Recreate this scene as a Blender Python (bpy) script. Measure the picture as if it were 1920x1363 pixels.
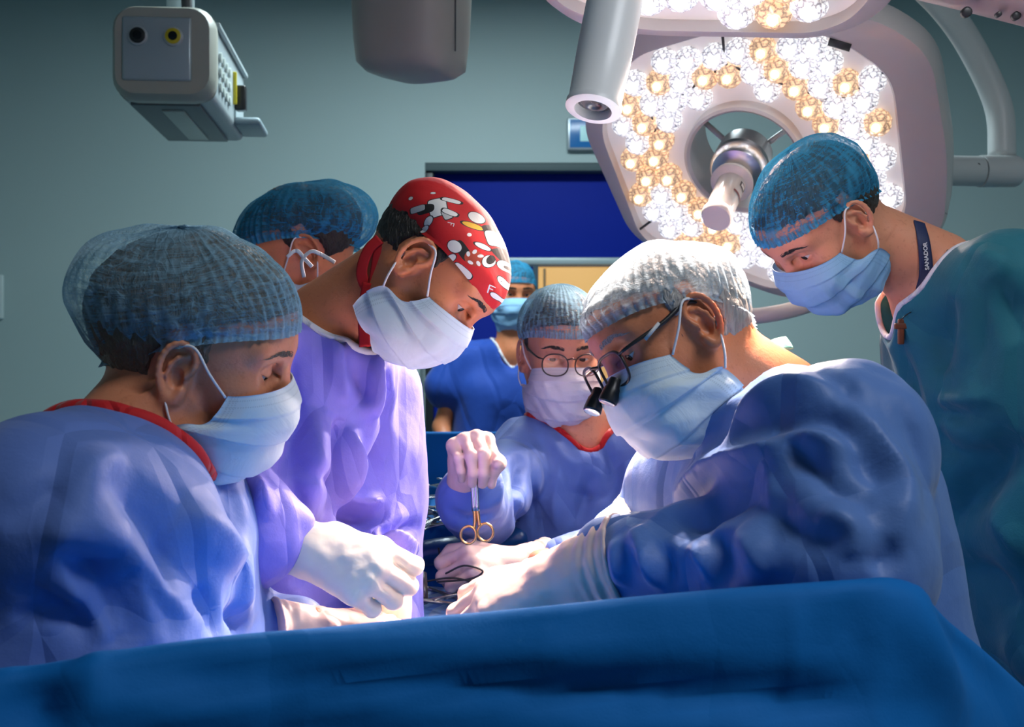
import bpy, math, random, os
import numpy as np
from mathutils import Vector, Matrix
from mathutils.bvhtree import BVHTree

for _o in list(bpy.data.objects):
    bpy.data.objects.remove(_o, do_unlink=True)
SC = bpy.context.scene
COL = SC.collection
rng = np.random.default_rng(7)
random.seed(7)

# ------------------------------------------------------------------ camera
CAMZ = 1.36
FPX = 2318.0                        # focal length in pixels of the 1920 px wide frame
cam = bpy.data.cameras.new('camera')
cam.sensor_fit = 'HORIZONTAL'
cam.sensor_width = 36.0
cam.lens = FPX / 1920.0 * 36.0
cam.clip_start = 0.05
cam.clip_end = 60
cam.dof.use_dof = True
cam.dof.focus_distance = 1.6
cam.dof.aperture_fstop = 10.0
camo = bpy.data.objects.new('camera', cam)
camo.location = (0, 0, CAMZ)
camo.rotation_euler = (math.pi / 2, 0, 0)
COL.objects.link(camo)
SC.camera = camo

def P(px, py, d):
    """a point of the room: seen in that direction, d metres away from the lens plane"""
    return np.array([(px - 960.0) / FPX * d, d, CAMZ + (681.5 - py) / FPX * d])

# ------------------------------------------------------------------ light
SC.view_settings.view_transform = 'Standard'
SC.view_settings.look = 'None'
SC.view_settings.gamma = 1
SC.view_settings.use_curve_mapping = False
SC.view_settings.exposure = 0.0
# watts of the two ceiling panels and the two surgical lamps
PANEL_BACK, PANEL_FRONT, LAMP1_W, LAMP2_W = 60, 28, 260, 520
w = bpy.data.worlds.new('world')
SC.world = w
w.use_nodes = True
bg = w.node_tree.nodes.get('Background')
bg.inputs[0].default_value = (0.35, 0.62, 0.85, 1)
bg.inputs[1].default_value = 0.13
try:
    SC.cycles.max_bounces = 7
    SC.cycles.diffuse_bounces = 3
    SC.cycles.glossy_bounces = 3
    SC.cycles.transmission_bounces = 6
    SC.cycles.transparent_max_bounces = 10
    SC.cycles.caustics_reflective = False
    SC.cycles.caustics_refractive = False
    SC.cycles.sample_clamp_indirect = 14.0
    SC.cycles.use_denoising = True
except Exception:
    pass

def light(name, kind, loc, aim, power, color, parent=None, **kw):
    l = bpy.data.lights.new(name, kind)
    l.energy = power
    l.color = color
    for k, v in kw.items():
        setattr(l, k, v)
    o = bpy.data.objects.new(name, l)
    COL.objects.link(o)
    o.location = loc
    d = Vector(aim) - Vector(loc)
    o.rotation_euler = d.to_track_quat('-Z', 'Y').to_euler()
    if parent is not None:
        o.parent = parent
    return o

# ------------------------------------------------------------------ tagging
def tag(o, label=None, cat=None, group=None, kind=None):
    if label: o['label'] = label
    if cat: o['category'] = cat
    if group: o['group'] = group
    if kind: o['kind'] = kind
    return o

def empty(name, loc, label=None, cat=None, group=None):
    o = bpy.data.objects.new(name, None)
    o.empty_display_size = 0.05
    COL.objects.link(o)
    o.location = [float(x) for x in loc]
    tag(o, label, cat, group)
    return o

# ------------------------------------------------------------------ materials
def lin(r, g, b):
    f = lambda c: (c / 255 / 12.92) if c / 255 <= 0.04045 else ((c / 255 + 0.055) / 1.055) ** 2.4
    return (f(r), f(g), f(b), 1.0)

class NT:
    def __init__(self, name):
        self.m = bpy.data.materials.new(name)
        self.m.use_nodes = True
        self.t = self.m.node_tree
        self.t.nodes.clear()
        self.out = self.n('ShaderNodeOutputMaterial')
    def n(self, typ, ins=None, **props):
        nd = self.t.nodes.new(typ)
        for k, v in props.items():
            setattr(nd, k, v)
        for k, v in (ins or {}).items():
            self.set(nd, k, v)
        return nd
    def set(self, nd, k, v):
        s = nd.inputs[k]
        if isinstance(v, bpy.types.NodeSocket):
            self.t.links.new(v, s)
        else:
            s.default_value = v
    def link(self, a, b):
        self.t.links.new(a, b)
    def math(self, op, a, b=0.0, c=0.0, clamp=False):
        nd = self.n('ShaderNodeMath', {0: a, 1: b, 2: c}, operation=op, use_clamp=clamp)
        return nd.outputs[0]
    def mix(self, fac, a, b):
        nd = self.n('ShaderNodeMix', data_type='RGBA')
        self.set(nd, 0, fac); self.set(nd, 6, a); self.set(nd, 7, b)
        return nd.outputs[2]
    def ramp(self, fac, stops):
        nd = self.n('ShaderNodeValToRGB', {0: fac})
        cr = nd.color_ramp
        while len(cr.elements) < len(stops):
            cr.elements.new(0.5)
        for e, (p, c) in zip(cr.elements, stops):
            e.position = p
            e.color = c if len(c) == 4 else (*c, 1)
        return nd
    def coord(self, which='Object', scale=(1, 1, 1), rot=(0, 0, 0)):
        tc = self.n('ShaderNodeTexCoord')
        mp = self.n('ShaderNodeMapping', {0: tc.outputs[which]})
        mp.inputs['Scale'].default_value = scale
        mp.inputs['Rotation'].default_value = rot
        return mp.outputs[0]
    def noise(self, vec, scale, detail=3, rough=0.55, dist=0.0):
        nd = self.n('ShaderNodeTexNoise', {'Vector': vec, 'Scale': scale, 'Detail': detail, 'Roughness': rough, 'Distortion': dist})
        return nd.outputs[0]
    def bump(self, height, strength, dist=0.01, normal=None):
        ins = {'Height': height, 'Strength': strength, 'Distance': dist}
        if normal is not None:
            ins['Normal'] = normal
        return self.n('ShaderNodeBump', ins).outputs[0]
    def done(self, shader):
        self.link(shader, self.out.inputs[0])
        return self.m
    def pbsdf(self, **ins):
        nd = self.n('ShaderNodeBsdfPrincipled')
        for k, v in ins.items():
            self.set(nd, k.replace('_', ' '), v)
        return nd

def plain(name, c, rough=0.5, metal=0.0, emit=None, estr=0.0, var=0.0, spec=0.5, bump=0.0, bscale=300, coat=0.0):
    m = NT(name)
    b = m.pbsdf(Base_Color=c, Roughness=rough, Metallic=metal)
    b.inputs['Specular IOR Level'].default_value = spec
    b.inputs['Coat Weight'].default_value = coat
    if var > 0 or bump > 0:
        v = m.coord('Object')
        nz = m.noise(v, 14, 4)
        if var > 0:
            c2 = tuple(x * (1 - var) for x in c[:3]) + (1,)
            m.link(m.mix(nz, c2, tuple(min(1, x * (1 + var * .6)) for x in c[:3]) + (1,)), b.inputs['Base Color'])
        if bump > 0:
            m.link(m.bump(m.noise(v, bscale, 2), bump, 0.002), b.inputs['Normal'])
    if emit:
        b.inputs['Emission Color'].default_value = emit
        b.inputs['Emission Strength'].default_value = estr
    return m.done(b.outputs[0])

def cloth_mat(name, c, rough=0.55, crease=0.42, weave=0.15, cs=9.0, sheen=0.15, spec=0.3, stretch=(1, 1, 0.45), var=0.12):
    """non-woven surgical cloth: soft colour drift, fine fibre grain and small paper-like creases"""
    m = NT(name)
    v = m.coord('Object', stretch)
    v0 = m.coord('Object')
    nz = m.noise(v, 5.0, 3)
    col = m.mix(nz, tuple(x * (1 - var) for x in c[:3]) + (1,), tuple(min(1, x * (1 + var)) for x in c[:3]) + (1,))
    b = m.pbsdf(Base_Color=col, Roughness=rough)
    b.inputs['Specular IOR Level'].default_value = spec
    b.inputs['Sheen Weight'].default_value = sheen
    b.inputs['Sheen Roughness'].default_value = 0.5
    warp = m.n('ShaderNodeTexNoise', {'Vector': v, 'Scale': 3.0, 'Detail': 2.0}).outputs[1]
    mixv = m.n('ShaderNodeMix', data_type='VECTOR')
    m.set(mixv, 0, 0.12); m.set(mixv, 4, v); m.set(mixv, 5, warp)
    vo = m.n('ShaderNodeTexVoronoi', {'Vector': mixv.outputs[1], 'Scale': cs}, feature='DISTANCE_TO_EDGE')
    cr = m.ramp(vo.outputs[0], [(0.0, (0, 0, 0)), (0.10, (0.75, .75, .75)), (0.5, (1, 1, 1))])
    nn = m.noise(v0, 9.0, 4, 0.55, 0.1)
    hsum = m.math('ADD', m.math('MULTIPLY', cr.outputs[0], 0.5), m.math('MULTIPLY', nn, 0.55))
    n1 = m.bump(hsum, crease, 0.022)
    fib = m.noise(v0, 420, 2)
    n2 = m.bump(fib, weave, 0.0015, n1)
    m.link(n2, b.inputs['Normal'])
    return m.done(b.outputs[0])

def skin_mat(name, c, red=0.25, rough=0.42):
    m = NT(name)
    v = m.coord('Object')
    nz = m.noise(v, 18, 4)
    fine = m.noise(v, 130, 3)
    c2 = (c[0] * 0.93, c[1] * (1 - red), c[2] * (1 - red), 1)
    col = m.mix(nz, c, c2)
    spots = m.ramp(fine, [(0.30, (0.8, 0.72, 0.68)), (0.42, (1, 1, 1))])
    mul = m.n('ShaderNodeMix', data_type='RGBA', blend_type='MULTIPLY')
    m.set(mul, 0, 0.6); m.set(mul, 6, col); m.set(mul, 7, spots.outputs[0])
    b = m.pbsdf(Base_Color=mul.outputs[2], Roughness=rough)
    b.inputs['Subsurface Weight'].default_value = 0.18
    b.inputs['Subsurface Radius'].default_value = (1.0, 0.35, 0.2)
    b.inputs['Subsurface Scale'].default_value = 0.008
    b.inputs['Specular IOR Level'].default_value = 0.4
    m.link(m.bump(m.noise(v, 260, 3), 0.18, 0.002), b.inputs['Normal'])
    return m.done(b.outputs[0])

def hair_mat(name, c, c2, rough=0.45):
    m = NT(name)
    v = m.coord('Object', (9, 9, 1.6))
    nz = m.noise(v, 26, 3, 0.6, 0.8)
    b = m.pbsdf(Base_Color=m.mix(nz, c, c2), Roughness=rough)
    m.link(m.bump(nz, 0.9, 0.006), b.inputs['Normal'])
    return m.done(b.outputs[0])

def cap_mat(name, c, lo=0.25, hi=0.85, fib=0.5):
    """thin see-through non-woven cap: fibres, pleat lines and folds let more or less through"""
    m = NT(name)
    tc = m.n('ShaderNodeTexCoord')
    uv = tc.outputs['UV']
    ob = tc.outputs['Object']
    mp = m.n('ShaderNodeMapping', {0: uv}); mp.inputs['Scale'].default_value = (70, 5, 1)
    pl = m.noise(mp.outputs[0], 1.0, 3, 0.5, 0.6)
    mp2 = m.n('ShaderNodeMapping', {0: uv}); mp2.inputs['Scale'].default_value = (10, 60, 1)
    pl2 = m.noise(mp2.outputs[0], 1.0, 2, 0.5, 1.2)
    fb = m.noise(ob, 160, 4, 0.7, 2.0)
    big = m.noise(ob, 13, 3, 0.5, 1.2)
    s = m.math('ADD', m.math('MULTIPLY', pl, 0.7), m.math('MULTIPLY', pl2, 1.15))
    s = m.math('ADD', s, m.math('MULTIPLY', fb, fib))
    s = m.math('ADD', s, m.math('MULTIPLY', big, 0.9))
    rg = m.noise(ob, 9.0, 3, 0.55, 1.6)
    rg = m.math('ABSOLUTE', m.math('SUBTRACT', rg, 0.5))
    ln = m.n('ShaderNodeMapRange', {0: rg, 1: 0.0, 2: 0.035, 3: 0.40, 4: 0.0})
    s = m.math('ADD', s, ln.outputs[0])
    rg2 = m.math('ABSOLUTE', m.math('SUBTRACT', m.noise(ob, 24.0, 3, 0.55, 2.2), 0.5))
    ln2 = m.n('ShaderNodeMapRange', {0: rg2, 1: 0.0, 2: 0.04, 3: 0.30, 4: 0.0})
    s = m.math('ADD', s, ln2.outputs[0])
    lw = m.n('ShaderNodeLayerWeight', {'Blend': 0.40})
    s = m.math('ADD', s, m.math('MULTIPLY', lw.outputs[1], 0.9))
    mr = m.n('ShaderNodeMapRange', {0: s, 1: 1.33 + fib * .3, 2: 2.15 + fib * .35, 3: lo, 4: hi})
    sep = m.n('ShaderNodeSeparateXYZ', {0: uv})
    rimr = m.n('ShaderNodeMapRange', {0: sep.outputs[1], 1: 0.93, 2: 0.985, 3: 0.0, 4: 1.0})
    lad = m.math('MULTIPLY_ADD', m.math('SINE', m.math('MULTIPLY', sep.outputs[0], 520.0)), 0.22, 0.36)
    rim = m.n('ShaderNodeMath', {0: rimr.outputs[0], 1: lad}, operation='MULTIPLY')
    alpha = m.math('ADD', mr.outputs[0], rim.outputs[0], clamp=True)
    dif = m.n('ShaderNodeBsdfDiffuse', {'Color': c})
    trl = m.n('ShaderNodeBsdfTranslucent', {'Color': c})
    mx = m.n('ShaderNodeMixShader', {0: 0.35, 1: dif.outputs[0], 2: trl.outputs[0]})
    bm = m.bump(s, 0.55, 0.006)
    m.link(bm, dif.inputs['Normal'])
    tr = m.n('ShaderNodeBsdfTransparent')
    fin = m.n('ShaderNodeMixShader', {0: alpha, 1: tr.outputs[0], 2: mx.outputs[0]})
    return m.done(fin.outputs[0])

def mask_mat(name, c, stitch=(0.45, 0.55, 0.62, 1)):
    m = NT(name)
    tc = m.n('ShaderNodeTexCoord')
    sep = m.n('ShaderNodeSeparateXYZ', {0: tc.outputs['UV']})
    u, v = sep.outputs[0], sep.outputs[1]     # u 0..1 ear to ear, v 0..1 top to bottom
    au = m.math('ABSOLUTE', m.math('SUBTRACT', u, 0.5))
    def band(x, at, wd):
        return m.math('LESS_THAN', m.math('ABSOLUTE', m.math('SUBTRACT', x, at)), wd)
    dots_u = m.math('GREATER_THAN', m.math('SINE', m.math('MULTIPLY', u, 520.0)), -0.1)
    dots_v = m.math('GREATER_THAN', m.math('SINE', m.math('MULTIPLY', v, 330.0)), -0.1)
    lines = m.math('MAXIMUM', m.math('MULTIPLY', m.math('MAXIMUM', band(v, 0.045, .006), band(v, 0.105, .006)), dots_u),
                   m.math('MULTIPLY', m.math('MAXIMUM', band(au, 0.455, .0028), m.math('MAXIMUM', band(au, 0.468, .0028), band(au, 0.482, .0028))), dots_v))
    nz = m.noise(tc.outputs['Object'], 22, 4, 0.6, 0.8)
    col = m.mix(nz, c, tuple(min(1, x * 1.12) for x in c[:3]) + (1,))
    col = m.mix(m.math('MULTIPLY', lines, 0.55), col, stitch)
    b = m.pbsdf(Base_Color=col, Roughness=0.62)
    b.inputs['Specular IOR Level'].default_value = 0.25
    h = m.math('SUBTRACT', m.math('MULTIPLY', nz, 1.0), m.math('MULTIPLY', lines, 0.25))
    m.link(m.bump(h, 0.3, 0.008), b.inputs['Normal'])
    trl = m.n('ShaderNodeBsdfTranslucent', {'Color': c})
    mx = m.n('ShaderNodeMixShader', {0: 0.18, 1: b.outputs[0], 2: trl.outputs[0]})
    return m.done(mx.outputs[0])

def glove_mat(name, c):
    m = NT(name)
    v = m.coord('Object')
    nz = m.noise(v, 30, 4, .6, .6)
    b = m.pbsdf(Base_Color=m.mix(nz, c, tuple(min(1, x * .88) for x in c[:3]) + (1,)), Roughness=0.45)
    b.inputs['Subsurface Weight'].default_value = 0.1
    b.inputs['Subsurface Radius'].default_value = (1.0, 0.5, 0.35)
    b.inputs['Subsurface Scale'].default_value = 0.006
    m.link(m.bump(m.noise(v, 40, 3, .5, .1), 0.22, 0.004), b.inputs['Normal'])
    return m.done(b.outputs[0])

# ------------------------------------------------------------------ meshes
def link_mesh(name, V, F, m, parent=None, uv=None, smooth=True, origin=None):
    me = bpy.data.meshes.new(name)
    V = np.asarray(V, dtype=np.float64)
    o_at = np.zeros(3)
    if origin is not None:
        o_at = np.asarray(origin, dtype=np.float64)
    elif parent is not None:
        o_at = np.array(parent.matrix_basis.translation) if parent.parent is None else WORLD0[parent.name]
    Vl = V - o_at
    if isinstance(F, np.ndarray) and F.ndim == 2:
        n = len(F); k = F.shape[1]
        me.vertices.add(len(Vl)); me.vertices.foreach_set('co', Vl.astype(np.float32).ravel())
        me.loops.add(n * k); me.loops.foreach_set('vertex_index', F.astype(np.int32).ravel())
        me.polygons.add(n)
        me.polygons.foreach_set('loop_start', np.arange(0, n * k, k, dtype=np.int32))
        try:
            me.polygons.foreach_set('loop_total', np.full(n, k, dtype=np.int32))
        except Exception:
            pass
        me.update(calc_edges=True)
    else:
        me.from_pydata([tuple(x) for x in Vl], [], [tuple(int(i) for i in f) for f in F])
    me.validate()
    if uv is not None:
        uvl = me.uv_layers.new(name='UVMap')
        li = np.zeros(len(me.loops), dtype=np.int32)
        me.loops.foreach_get('vertex_index', li)
        uvl.data.foreach_set('uv', np.asarray(uv, dtype=np.float32)[li].ravel())
    if smooth:
        me.polygons.foreach_set('use_smooth', np.ones(len(me.polygons), dtype=bool))
    mats = m if isinstance(m, (list, tuple)) else [m]
    for x in mats:
        me.materials.append(x)
    o = bpy.data.objects.new(name, me)
    COL.objects.link(o)
    if parent is not None:
        o.parent = parent
        WORLD0[o.name] = o_at
    else:
        o.location = [float(x) for x in o_at]
        WORLD0[o.name] = o_at
    return o
WORLD0 = {}

class MB:
    """collects shapes for ONE mesh"""
    def __init__(self):
        self.V = []; self.F = []; self.n = 0
    def add(self, V, F):
        V = np.asarray(V, float)
        self.V.append(V)
        self.F += [tuple(i + self.n for i in f) for f in F]
        self.n += len(V)
        return self
    def box(self, c, s, R=None, bev=0.0):
        hx, hy, hz = s[0] / 2, s[1] / 2, s[2] / 2
        if bev <= 0:
            v = np.array([[x, y, z] for x in (-hx, hx) for y in (-hy, hy) for z in (-hz, hz)])
            f = [(0, 1, 3, 2), (4, 6, 7, 5), (0, 4, 5, 1), (2, 3, 7, 6), (0, 2, 6, 4), (1, 5, 7, 3)]
        else:
            b = min(bev, hx * .98, hy * .98, hz * .98)
            import bmesh
            bm = bmesh.new()
            bmesh.ops.create_cube(bm, size=1.0)
            for q in bm.verts:
                q.co = (q.co.x * s[0], q.co.y * s[1], q.co.z * s[2])
            bmesh.ops.bevel(bm, geom=list(bm.edges), offset=b, segments=3, profile=0.5, affect='EDGES')
            v = np.array([tuple(q.co) for q in bm.verts]); bm.verts.index_update()
            f = [tuple(q.index for q in fc.verts) for fc in bm.faces]
            bm.free()
        if R is not None:
            v = v @ np.asarray(R).T
        return self.add(v + np.asarray(c), f)
    def tube(self, pts, r, seg=10, closed=False, flat=1.0, up=None, caps=True):
        pts = np.asarray(pts, float); n = len(pts)
        r = np.broadcast_to(np.asarray(r, float), (n,))
        if closed:
            T = np.roll(pts, -1, 0) - np.roll(pts, 1, 0)
        else:
            T = np.gradient(pts, axis=0)
        T /= np.linalg.norm(T, axis=1)[:, None] + 1e-12
        V = np.zeros((n, seg, 3))
        nrm = None
        for i in range(n):
            if up is not None:
                u = np.asarray(up[i] if np.ndim(up) > 1 else up, float)
                a = u - T[i] * np.dot(u, T[i])
                a /= np.linalg.norm(a) + 1e-12
            else:
                if nrm is None:
                    ref = np.array([0, 0, 1.0]) if abs(T[i][2]) < .9 else np.array([1.0, 0, 0])
                else:
                    ref = nrm
                a = ref - T[i] * np.dot(ref, T[i]); a /= np.linalg.norm(a) + 1e-12
                nrm = a
            bb = np.cross(T[i], a)
            th = np.linspace(0, 2 * math.pi, seg, endpoint=False)
            V[i] = pts[i] + r[i] * (np.cos(th)[:, None] * a * flat + np.sin(th)[:, None] * bb)
        F = []
        for i in range(n if closed else n - 1):
            j = (i + 1) % n
            for k in range(seg):
                F.append((i * seg + k, i * seg + (k + 1) % seg, j * seg + (k + 1) % seg, j * seg + k))
        if not closed and caps:
            F.append(tuple(range(seg))[::-1]); F.append(tuple((n - 1) * seg + k for k in range(seg)))
        return self.add(V.reshape(-1, 3), F)
    def lathe(self, prof, c, axis, seg=32):
        """prof: list of (radius, height along axis)"""
        axis = np.asarray(axis, float); axis /= np.linalg.norm(axis)
        ref = np.array([0, 0, 1.0]) if abs(axis[2]) < .9 else np.array([1.0, 0, 0])
        a = np.cross(axis, ref); a /= np.linalg.norm(a); b = np.cross(axis, a)
        th = np.linspace(0, 2 * math.pi, seg, endpoint=False)
        V = []; F = []
        for (r, h) in prof:
            V.append(np.asarray(c) + axis * h + r * (np.cos(th)[:, None] * a + np.sin(th)[:, None] * b))
        V = np.concatenate(V)
        for i in range(len(prof) - 1):
            for k in range(seg):
                F.append((i * seg + k, i * seg + (k + 1) % seg, (i + 1) * seg + (k + 1) % seg, (i + 1) * seg + k))
        F.append(tuple(range(seg))[::-1]); m = (len(prof) - 1) * seg
        F.append(tuple(m + k for k in range(seg)))
        return self.add(V, F)
    def build(self, name, m, parent=None, smooth=True, origin=None, sharp=None):
        o = link_mesh(name, np.concatenate(self.V), self.F, m, parent, smooth=smooth, origin=origin)
        if smooth and sharp is not None:
            try:
                o.data.set_sharp_from_angle(angle=math.radians(sharp))
            except Exception:
                pass
        return o

def spline(pts, n=8, closed=False):
    """Catmull-Rom through points"""
    pts = np.asarray(pts, float)
    if closed:
        Q = np.concatenate([pts[-1:], pts, pts[:2]])
    else:
        Q = np.concatenate([2 * pts[:1] - pts[1:2], pts, 2 * pts[-1:] - pts[-2:-1]])
    out = []
    t = np.linspace(0, 1, n, endpoint=False)[:, None]
    for i in range(1, len(Q) - 2):
        p0, p1, p2, p3 = Q[i - 1], Q[i], Q[i + 1], Q[i + 2]
        out.append(0.5 * ((2 * p1) + (-p0 + p2) * t + (2 * p0 - 5 * p1 + 4 * p2 - p3) * t ** 2 + (-p0 + 3 * p1 - 3 * p2 + p3) * t ** 3))
    out = np.concatenate(out)
    if not closed:
        out = np.concatenate([out, pts[-1:]])
    return out

# ------------------------------------------------------------------ value noise
_perm = np.random.default_rng(3).random((32, 32, 32)).astype(np.float32)
def vnoise(p, s, off=0.0):
    q = np.asarray(p, np.float32) * s + off + 100.0
    i = np.floor(q).astype(np.int64); f = q - i
    f = f * f * (3 - 2 * f)
    i0 = i & 31; i1 = (i + 1) & 31
    X0, Y0, Z0 = i0[:, 0], i0[:, 1], i0[:, 2]; X1, Y1, Z1 = i1[:, 0], i1[:, 1], i1[:, 2]
    fx, fy, fz = f[:, 0], f[:, 1], f[:, 2]
    G = _perm
    a = G[X0, Y0, Z0] * (1 - fx) + G[X1, Y0, Z0] * fx
    b = G[X0, Y1, Z0] * (1 - fx) + G[X1, Y1, Z0] * fx
    c = G[X0, Y0, Z1] * (1 - fx) + G[X1, Y0, Z1] * fx
    d = G[X0, Y1, Z1] * (1 - fx) + G[X1, Y1, Z1] * fx
    return ((a * (1 - fy) + b * fy) * (1 - fz) + (c * (1 - fy) + d * fy) * fz) * 2 - 1

def crumple(p, scale, seed=0, n=5):
    """paper-like creases: folded planar waves in warped space; 0..1"""
    r = np.random.default_rng(seed)
    q = np.asarray(p, np.float64) * scale
    wv = np.stack([vnoise(q, 0.6, 3.1 + seed), vnoise(q, 0.6, 17.7 + seed), vnoise(q, 0.6, 31.3 + seed)], 1)
    q = q + 0.55 * wv
    h = 0
    for k in range(n):
        d = r.normal(size=3); d /= np.linalg.norm(d)
        ph = (q @ d) * (0.7 + 0.6 * r.random()) + r.random()
        tri = np.abs((ph % 1.0) - 0.5) * 2
        h = h + tri
    return h / n

# ------------------------------------------------------------------ signed distance modelling
def smin(a, b, k):
    h = np.clip(0.5 + 0.5 * (b - a) / k, 0, 1)
    return b * (1 - h) + a * h - k * h * (1 - h)
def smax(a, b, k):
    return -smin(-a, -b, k)
def sph(p, c, r):
    return np.linalg.norm(p - np.asarray(c, np.float32), axis=1) - r
def cap(p, a, b, ra, rb):
    a = np.asarray(a, np.float32); b = np.asarray(b, np.float32)
    ba = b - a
    pa = p - a
    t = np.clip(pa @ ba / (ba @ ba + 1e-12), 0, 1)
    return np.linalg.norm(pa - t[:, None] * ba, axis=1) - (ra + (rb - ra) * t)
def ell(p, c, r, R=None):
    r = np.asarray(r, np.float32)
    q = p - np.asarray(c, np.float32)
    if R is not None:
        q = q @ np.asarray(R, np.float32)
    k0 = np.linalg.norm(q / r, axis=1)
    k1 = np.linalg.norm(q / (r * r), axis=1) + 1e-9
    return k0 * (k0 - 1) / k1
def chain(p, pts, rad, k=0.02):
    d = None
    for i in range(len(pts) - 1):
        c = cap(p, pts[i], pts[i + 1], rad[i], rad[i + 1])
        d = c if d is None else smin(d, c, k)
    return d

def axis_coords(lo, hi, h, fine=None, hf=None):
    if fine is None:
        return np.arange(lo, hi + h, h)
    a, b = max(lo, fine[0]), min(hi, fine[1])
    out = []
    if a > lo: out.append(np.arange(lo, a, h))
    out.append(np.arange(a, b, hf))
    if hi > b: out.append(np.arange(b, hi + h, h))
    return np.concatenate(out)

def sdf_mesh(f, xs, ys, zs, B=4, slack=1.4):
    """mesh the zero set of f on a rectilinear grid (surface nets, evaluated only near the surface)"""
    def pad(c):
        m = (-(len(c) - 1)) % B
        st = c[-1] - c[-2]
        return np.concatenate([c, c[-1] + st * np.arange(1, m + 1)]) if m else c
    xs, ys, zs = [pad(np.asarray(c, np.float64)) for c in (xs, ys, zs)]
    nx, ny, nz = len(xs), len(ys), len(zs)
    bx, by, bz = (nx - 1) // B, (ny - 1) // B, (nz - 1) // B
    cx = (xs[0:-1:B] + xs[B::B]) / 2; cy = (ys[0:-1:B] + ys[B::B]) / 2; cz = (zs[0:-1:B] + zs[B::B]) / 2
    hx = (xs[B::B] - xs[0:-1:B]) / 2; hy = (ys[B::B] - ys[0:-1:B]) / 2; hz = (zs[B::B] - zs[0:-1:B]) / 2
    C = np.stack(np.meshgrid(cx, cy, cz, indexing='ij'), -1).reshape(-1, 3).astype(np.float32)
    H = np.stack(np.meshgrid(hx, hy, hz, indexing='ij'), -1).reshape(-1, 3)
    dC = ev(f, C)
    act = np.abs(dC) < np.linalg.norm(H, axis=1) * slack + 0.003
    V = np.repeat(np.repeat(np.repeat(dC.reshape(bx, by, bz), B, 0), B, 1), B, 2)
    V = np.pad(V, ((0, 1), (0, 1), (0, 1)), mode='edge').astype(np.float32)
    need = np.zeros((nx, ny, nz), bool)
    A = act.reshape(bx, by, bz)
    nb = np.repeat(np.repeat(np.repeat(A, B, 0), B, 1), B, 2)
    need[:-1, :-1, :-1] |= nb
    need[1:, :-1, :-1] |= nb; need[:-1, 1:, :-1] |= nb; need[:-1, :-1, 1:] |= nb
    need[1:, 1:, :-1] |= nb; need[1:, :-1, 1:] |= nb; need[:-1, 1:, 1:] |= nb; need[1:, 1:, 1:] |= nb
    I = np.argwhere(need)
    pts = np.stack([xs[I[:, 0]], ys[I[:, 1]], zs[I[:, 2]]], 1).astype(np.float32)
    V[need] = ev(f, pts)
    S = V < 0
    cnt = np.zeros((nx - 1, ny - 1, nz - 1), np.int8)
    for i in (0, 1):
        for j in (0, 1):
            for k in (0, 1):
                cnt += S[i:nx - 1 + i, j:ny - 1 + j, k:nz - 1 + k]
    actc = (cnt > 0) & (cnt < 8)
    idx = np.argwhere(actc)
    M = len(idx)
    acc = np.zeros((M, 3)); num = np.zeros(M)
    corners = [(i, j, k) for i in (0, 1) for j in (0, 1) for k in (0, 1)]
    val = {}; pos = {}
    for c in corners:
        q = idx + np.array(c)
        val[c] = V[q[:, 0], q[:, 1], q[:, 2]]
        pos[c] = np.stack([xs[q[:, 0]], ys[q[:, 1]], zs[q[:, 2]]], 1)
    for a in corners:
        for ax in range(3):
            if a[ax] == 0:
                b = list(a); b[ax] = 1; b = tuple(b)
                va, vb = val[a], val[b]
                cr = (va < 0) != (vb < 0)
                t = np.where(cr, va / np.where(cr, va - vb, 1), 0)[:, None]
                pnt = pos[a] + (pos[b] - pos[a]) * t
                acc += np.where(cr[:, None], pnt, 0); num += cr
    verts = acc / np.maximum(num, 1)[:, None]
    vid = np.full((nx - 1, ny - 1, nz - 1), -1, np.int64)
    vid[idx[:, 0], idx[:, 1], idx[:, 2]] = np.arange(M)
    quads = []
    for ax in range(3):
        sl0 = [slice(None)] * 3; sl1 = [slice(None)] * 3
        sl0[ax] = slice(0, -1); sl1[ax] = slice(1, None)
        ch = S[tuple(sl0)] != S[tuple(sl1)]
        o1, o2 = [(1, 2), (2, 0), (0, 1)][ax]
        E = np.argwhere(ch)
        lim = np.array([nx, ny, nz])
        ok = (E[:, o1] > 0) & (E[:, o2] > 0) & (E[:, o1] < lim[o1] - 1) & (E[:, o2] < lim[o2] - 1)
        E = E[ok]
        ins = S[E[:, 0], E[:, 1], E[:, 2]]
        def cell(d1, d2):
            q = E.copy(); q[:, o1] += d1; q[:, o2] += d2
            return vid[q[:, 0], q[:, 1], q[:, 2]]
        a, b, c, d = cell(-1, -1), cell(0, -1), cell(0, 0), cell(-1, 0)
        Q = np.stack([a, b, c, d], 1)
        Q[~ins] = Q[~ins][:, ::-1]
        quads.append(Q)
    F = np.concatenate(quads)
    F = F[(F >= 0).all(1)]
    return verts, F

def ev(f, p, chunk=400000):
    if len(p) <= chunk:
        return np.asarray(f(p), np.float32)
    return np.concatenate([np.asarray(f(p[i:i + chunk]), np.float32) for i in range(0, len(p), chunk)])

def relax(V, F, it=1, lam=0.5):
    E = np.concatenate([F[:, [0, 1]], F[:, [1, 2]], F[:, [2, 3]], F[:, [3, 0]]])
    n = len(V)
    a = np.concatenate([E[:, 0], E[:, 1]]); b = np.concatenate([E[:, 1], E[:, 0]])
    deg = np.maximum(np.bincount(a, minlength=n), 1)
    for _ in range(it):
        avg = np.stack([np.bincount(a, V[b, k], minlength=n) for k in range(3)], 1) / deg[:, None]
        V = V + lam * (avg - V)
    return V

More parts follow.
